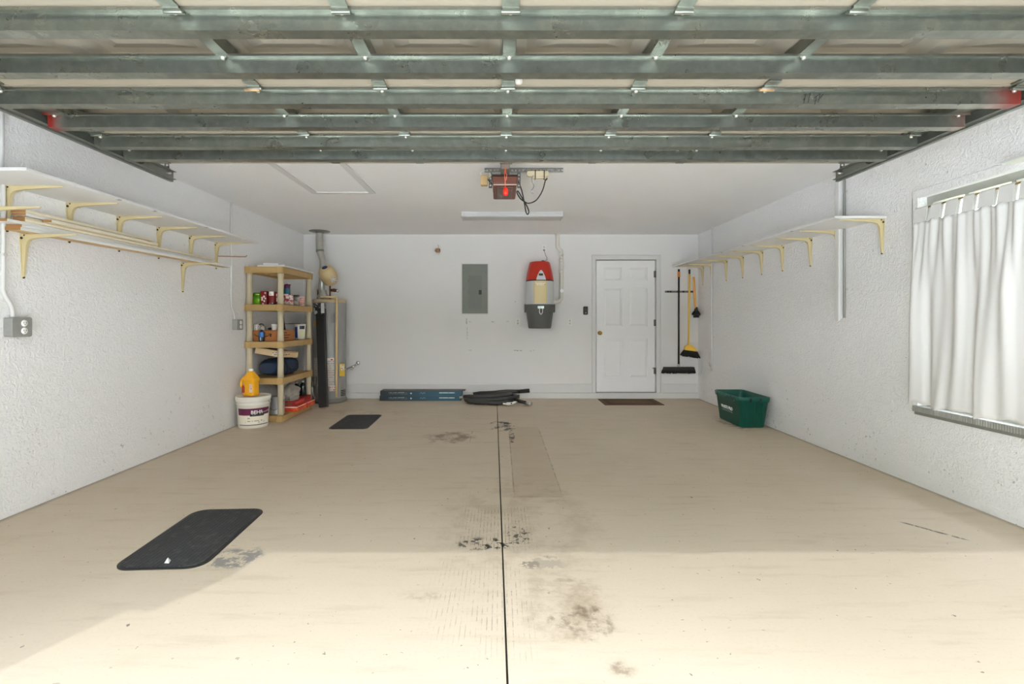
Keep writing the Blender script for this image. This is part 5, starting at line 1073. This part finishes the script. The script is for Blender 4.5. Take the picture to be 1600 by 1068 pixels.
# two long flooring cartons
def teal_mat():
    t = NT('teal_carton_print'); o = t.xyz(); g = t.step(o[0], -.55, .35)
    t.set(Base_Color=t.mix(g, rgb(40, 52, 60, 1.0), rgb(46, 92, 112, 1.0)), Roughness=.45); return t.m
M_TEAL = teal_mat(); M_TEALT = mat('carton_top_olive', (108, 104, 88), .7, var=.06, k=1.1); M_PR = mat('pale_teal_print', (176, 196, 200), .5)
fx_0, fx_1, fyf = px(593, 0, 7.33).x, px(720.5, 0, 7.33).x, 7.33
for k, lab in ((0, 'long teal flooring carton on the floor, under its twin'), (1, 'long teal flooring carton lying on top of its twin')):
    z0 = .0005+.0755*k; o_ = .01*k
    t = thing('flooring_carton', lab, 'carton', ((fx_0+fx_1)/2, 7.43, z0), 'flooring cartons by the back wall')
    cbx = part('carton', MB().box(fx_0+o_, fx_1+o_, fyf, fyf+.185, z0, z0+.074), M_TEAL, t, .003)
    part('top_face', MB().box(fx_0+o_+.004, fx_1+o_+(.05 if k else -.004), fyf+.003, fyf+.182, z0+.074, z0+.0752), M_TEALT, t)
    part('front_print', MB().box(fx_0+.14, fx_0+.42, fyf-.001, fyf, z0+.022, z0+.054), print_mat('front_print_rows%d' % k, (66, 78, 84), (140, 150, 152), 60, 60, .5), cbx)
    part('dot_mark', MB().cyl((fx_0+.475, fyf-.0015, z0+.036), (fx_0+.475, fyf, z0+.036), .013, 12), M_PR, cbx)
    part('wave_mark', MB().tube(smooth_path([(fx_0+.61, fyf-.001, z0+.03), (fx_0+.63, fyf-.001, z0+.05), (fx_0+.65, fyf-.001, z0+.028), (fx_0+.67, fyf-.001, z0+.05), (fx_0+.69, fyf-.001, z0+.03)], 5), .004, 6), mat('blue_grey_print', (108, 134, 166), .5), cbx)
    part('title_print', MB().box(fx_0+.90, fx_0+1.13, fyf-.001, fyf, z0+.034, z0+.050), print_mat('title_print_rows%d' % k, (120, 160, 170), (214, 226, 226), 75, 60, .6), cbx)
# coiled vacuum hose
M_HOSE = mat('hose_dark_grey', (58, 57, 55), .5, var=.08, scale=30, k=1.0)
hs = thing('vacuum_hose', 'coiled dark grey vacuum hose with fittings on the floor', 'hose', (-.12, 7.1, 0)); hpts = []; hr = .029
N = 3*18
for i in range(N+1):
    a = PI*.55+2*PI*i/18*1.0; f = i/N
    rx = .365-.05*math.sin(2.6*f*PI)-.02*f; ry = .185-.05*f+.025*math.sin(6*f)
    cx = -.135+.02*math.sin(7*f); cy = 7.11+.05*f
    zz = hr+f*.095+.012*math.sin(a+f*3)*(1 if f > .15 else 0)
    hpts.append((cx+rx*math.cos(a), cy+ry*math.sin(a), max(hr, zz)))
tail = [(-.02, 7.30, .135), (.12, 7.30, .145), (.28, 7.31, .143)]
part('hose', MB().tube(smooth_path(hpts+tail, 3), hr, 12), M_HOSE, hs)
part('end_cuff', MB().tube([(.28, 7.31, .143), (.36, 7.315, .148), (.445, 7.32, .155)], [.028, .030, .031], 12), M_BLACK, hs)
part('wand', MB().tube([(.20, 7.08, .065), (.30, 7.0, .045), (.40, 6.925, .033)], [.024, .024, .026], 12), M_BLACK, hs)
part('wand_tip', MB().tube([(.385, 6.935, .034), (.425, 6.90, .032), (.445, 6.885, .032)], [.030, .032, .026], 14), M_ZINC, hs)
part('side_cuff', MB().tube([(.24, 7.16, .09), (.285, 7.15, .09)], .03, 12), mat('olive_cuff', (84, 78, 56), .6, k=1), hs)
part('hose_handle', MB().tube(smooth_path([(.045, 6.90, .030), (.10, 6.885, .030), (.16, 6.885, .034), (.20, 6.90, .045), (.235, 6.93, .05)]), [.014]*6+[.024]*8+[.020]*7+[.014]*4, 12), mat('pale_grey_plastic', (196, 194, 188), .4), hs)
part('switch', MB().sphere((.165, 6.862, .040), .011, 8), M_BLACK, hs)
part('wall_end', MB().tube(smooth_path([(-.395, 7.25, .11), (-.44, 7.24, .105), (-.475, 7.22, .085), (-.52, 7.215, .072), (-.555, 7.21, .07)]), [.020]*12+[.018]*13, 12), mat('cream_cuff', (196, 180, 156), .5), hs)
part('metal_tip', MB().tube([(-.555, 7.21, .07), (-.60, 7.205, .068)], .019, 12), M_ZINC, hs)
part('upper_cuff', MB().tube([(-.40, 7.25, .115), (-.30, 7.265, .125), (-.1, 7.29, .13), (-.02, 7.30, .135)], [.024, .028, .027, .027], 12), M_BLACK, hs)
# ------------------------------------------------------------------ green recycling bin
gb = thing('recycling_bin', 'dark green plastic recycling bin beside the right wall', 'bin', (2.86, 5.78, 0)); M_GRN = mat('bin_green', (14, 84, 72), .38, var=.05, k=1.05)
bx0, bx1, by0, by1, bh = 2.725, 3.005, 5.50, 6.06, .345
gm = MB(); gv_ = []; lev = [(0, 0, .02), (.004, 0, .03), (.030, bh*.86, .035), (.030, bh*.86+.001, .035)]
def ring(ex, zz, r): return [(a, b, zz) for a, b in rrect(bx1-bx0+2*ex, by1-by0+2*ex, r+.012, 4, (bx0+bx1)/2, (by0+by1)/2)]
outer = [ring(-.012, 0, .02), ring(0, .012, .03), ring(.028, bh*.85, .03), ring(.038, bh*.85, .03), ring(.044, bh, .03), ring(.036, bh+.004, .03), ring(.026, bh, .03), ring(.022, bh*.85, .03), ring(-.006, .02, .03)]
nr = len(outer[0])
for q in outer: gv_ += q
gm.add(gv_, [(a*nr+b, a*nr+(b+1) % nr, (a+1)*nr+(b+1) % nr, (a+1)*nr+b) for a in range(len(outer)-1) for b in range(nr)], True); gm.add(outer[0]+outer[-1], [tuple(range(nr))[::-1], tuple(range(nr, 2*nr))])
bb2 = part('bin_body', gm, M_GRN, gb)
for x in (2.815, 2.925): part('rim_notch', MB().box(x-.012, x+.012, by0-.048, by0-.036, bh*.85, bh*.98), mat('notch_dark', (8, 34, 32), .6, k=1), bb2)
for k in range(6): y = by0+.07+k*.085; part('rim_rib', MB().box(bx0-.047, bx0-.036, y-.004, y+.004, bh*.85, bh), M_GRN, bb2)
for k in (0, 1, 2): x = bx0+.06+k*.085; part('wall_rib', MB().prism([(by0-.003, .02), (by0-.0295, bh*.83), (by0-.022, bh*.83), (by0+.006, .02)], x-.004, x+.004, 'x'), M_GRN, bb2)
lean = math.atan2(.028, bh*.85-.012)
LM = Matrix(((0, -math.sin(lean), -math.cos(lean), bx0-.0195), (-1, 0, 0, 5.80), (0, math.cos(lean), -math.sin(lean), .178), (0, 0, 0, 1)))
M_BINP = mat('bin_white_print', (232, 236, 234), .5)
part('lettering', text_mesh('WASTE PRO', .052, LM, ext=.0015), M_BINP, gb); part('small_print', MB().box(-.13, .13, -.042, -.030, -.001, .001, M=LM), print_mat('bin_small_print', (14, 84, 72), (220, 226, 222), 120, 140, .6), gb)
# ------------------------------------------------------------------ outside, beside the opening
ln = thing('added_lantern', 'dark lantern shape added out of view, casting the kinked floor shadow', 'lantern', (-2.56, OY0, 1.95))  # unseen caster, added and shaped to kink the shadow edge on the floor
part('backplate', MB().box(-2.59, -2.53, OY0-.02, OY0, 2.0, 2.22), M_BLACK, ln, .005); part('arm', MB().tube(smooth_path([(-2.56, OY0-.02, 2.2), (-2.52, OY0-.16, 2.30), (-2.505, OY0-.3, 2.33)]), .010, 8), M_BLACK, ln)
part('lantern_body', MB().lathe([(.03, 1.98), (.06, 2.0), (.088, 2.24), (.093, 2.25), (.03, 2.35), (1e-4, 2.36)], (-2.505, OY0-.32, 0), 6, smooth=False), M_BLACK, ln)

# unseen trees added behind the camera to keep open-sky light off the near floor
def added_tree(x, y, zc, rx, ry, rz, lab, seed):
    t = thing('added_tree', lab, 'tree', (x, y, -.015)); rnd = random.Random(seed)
    part('trunk', MB().tube([(x, y, -.015), (x+.1, y, zc*.35), (x-.1, y+.1, zc*.75)], [.32, .24, .16], 12), mat('bark_brown', (96, 82, 66), .9, var=.25, scale=8, bump=.6, bscale=20, k=1), t)
    cm_ = MB()
    for k in range(26):
        a = rnd.uniform(0, 2*PI); u = rnd.uniform(-1, 1); r = rnd.uniform(.35, .8); c = (x+rx*r*math.cos(a)*math.sqrt(1-u*u*.6), y+ry*r*math.sin(a)*math.sqrt(1-u*u*.6), zc+rz*r*u)
        q = rnd.uniform(.28, .42); cm_.sphere(c, 1.0, 12, (rx*q, ry*q, rz*q*.85))
    o = part('crown', cm_, mat('leaf_green', (74, 92, 58), .9, var=.3, scale=3, bump=.9, bscale=10, k=1), t); o['kind'] = 'stuff'
added_tree(6.0, -10.0, 9.0, 6.2, 4.6, 4.4, 'broad leafy sky-blocking tree added out of view beside the driveway', 3)
added_tree(-13.0, -7.5, 6.6, 4.8, 4.8, 4.4, 'leafy sky-blocking tree added out of view across the front lawn', 31)
added_tree(14.5, -3.5, 6.4, 4.4, 4.4, 4.2, 'leafy sky-blocking tree added out of view by the side yard', 37)
added_tree(-15, -19.5, 11.5, 6.0, 4.0, 5.2, 'tall sky-blocking tree added across the unseen street, near the hedge end', 9)
added_tree(-2.0, -19.5, 11.0, 6.0, 4.0, 5.2, 'tall sky-blocking tree added across the unseen street, facing the garage', 14)
added_tree(11.0, -20.0, 11.5, 6.0, 4.0, 5.2, 'tall sky-blocking tree added across the unseen street, beyond the driveway tree', 21)
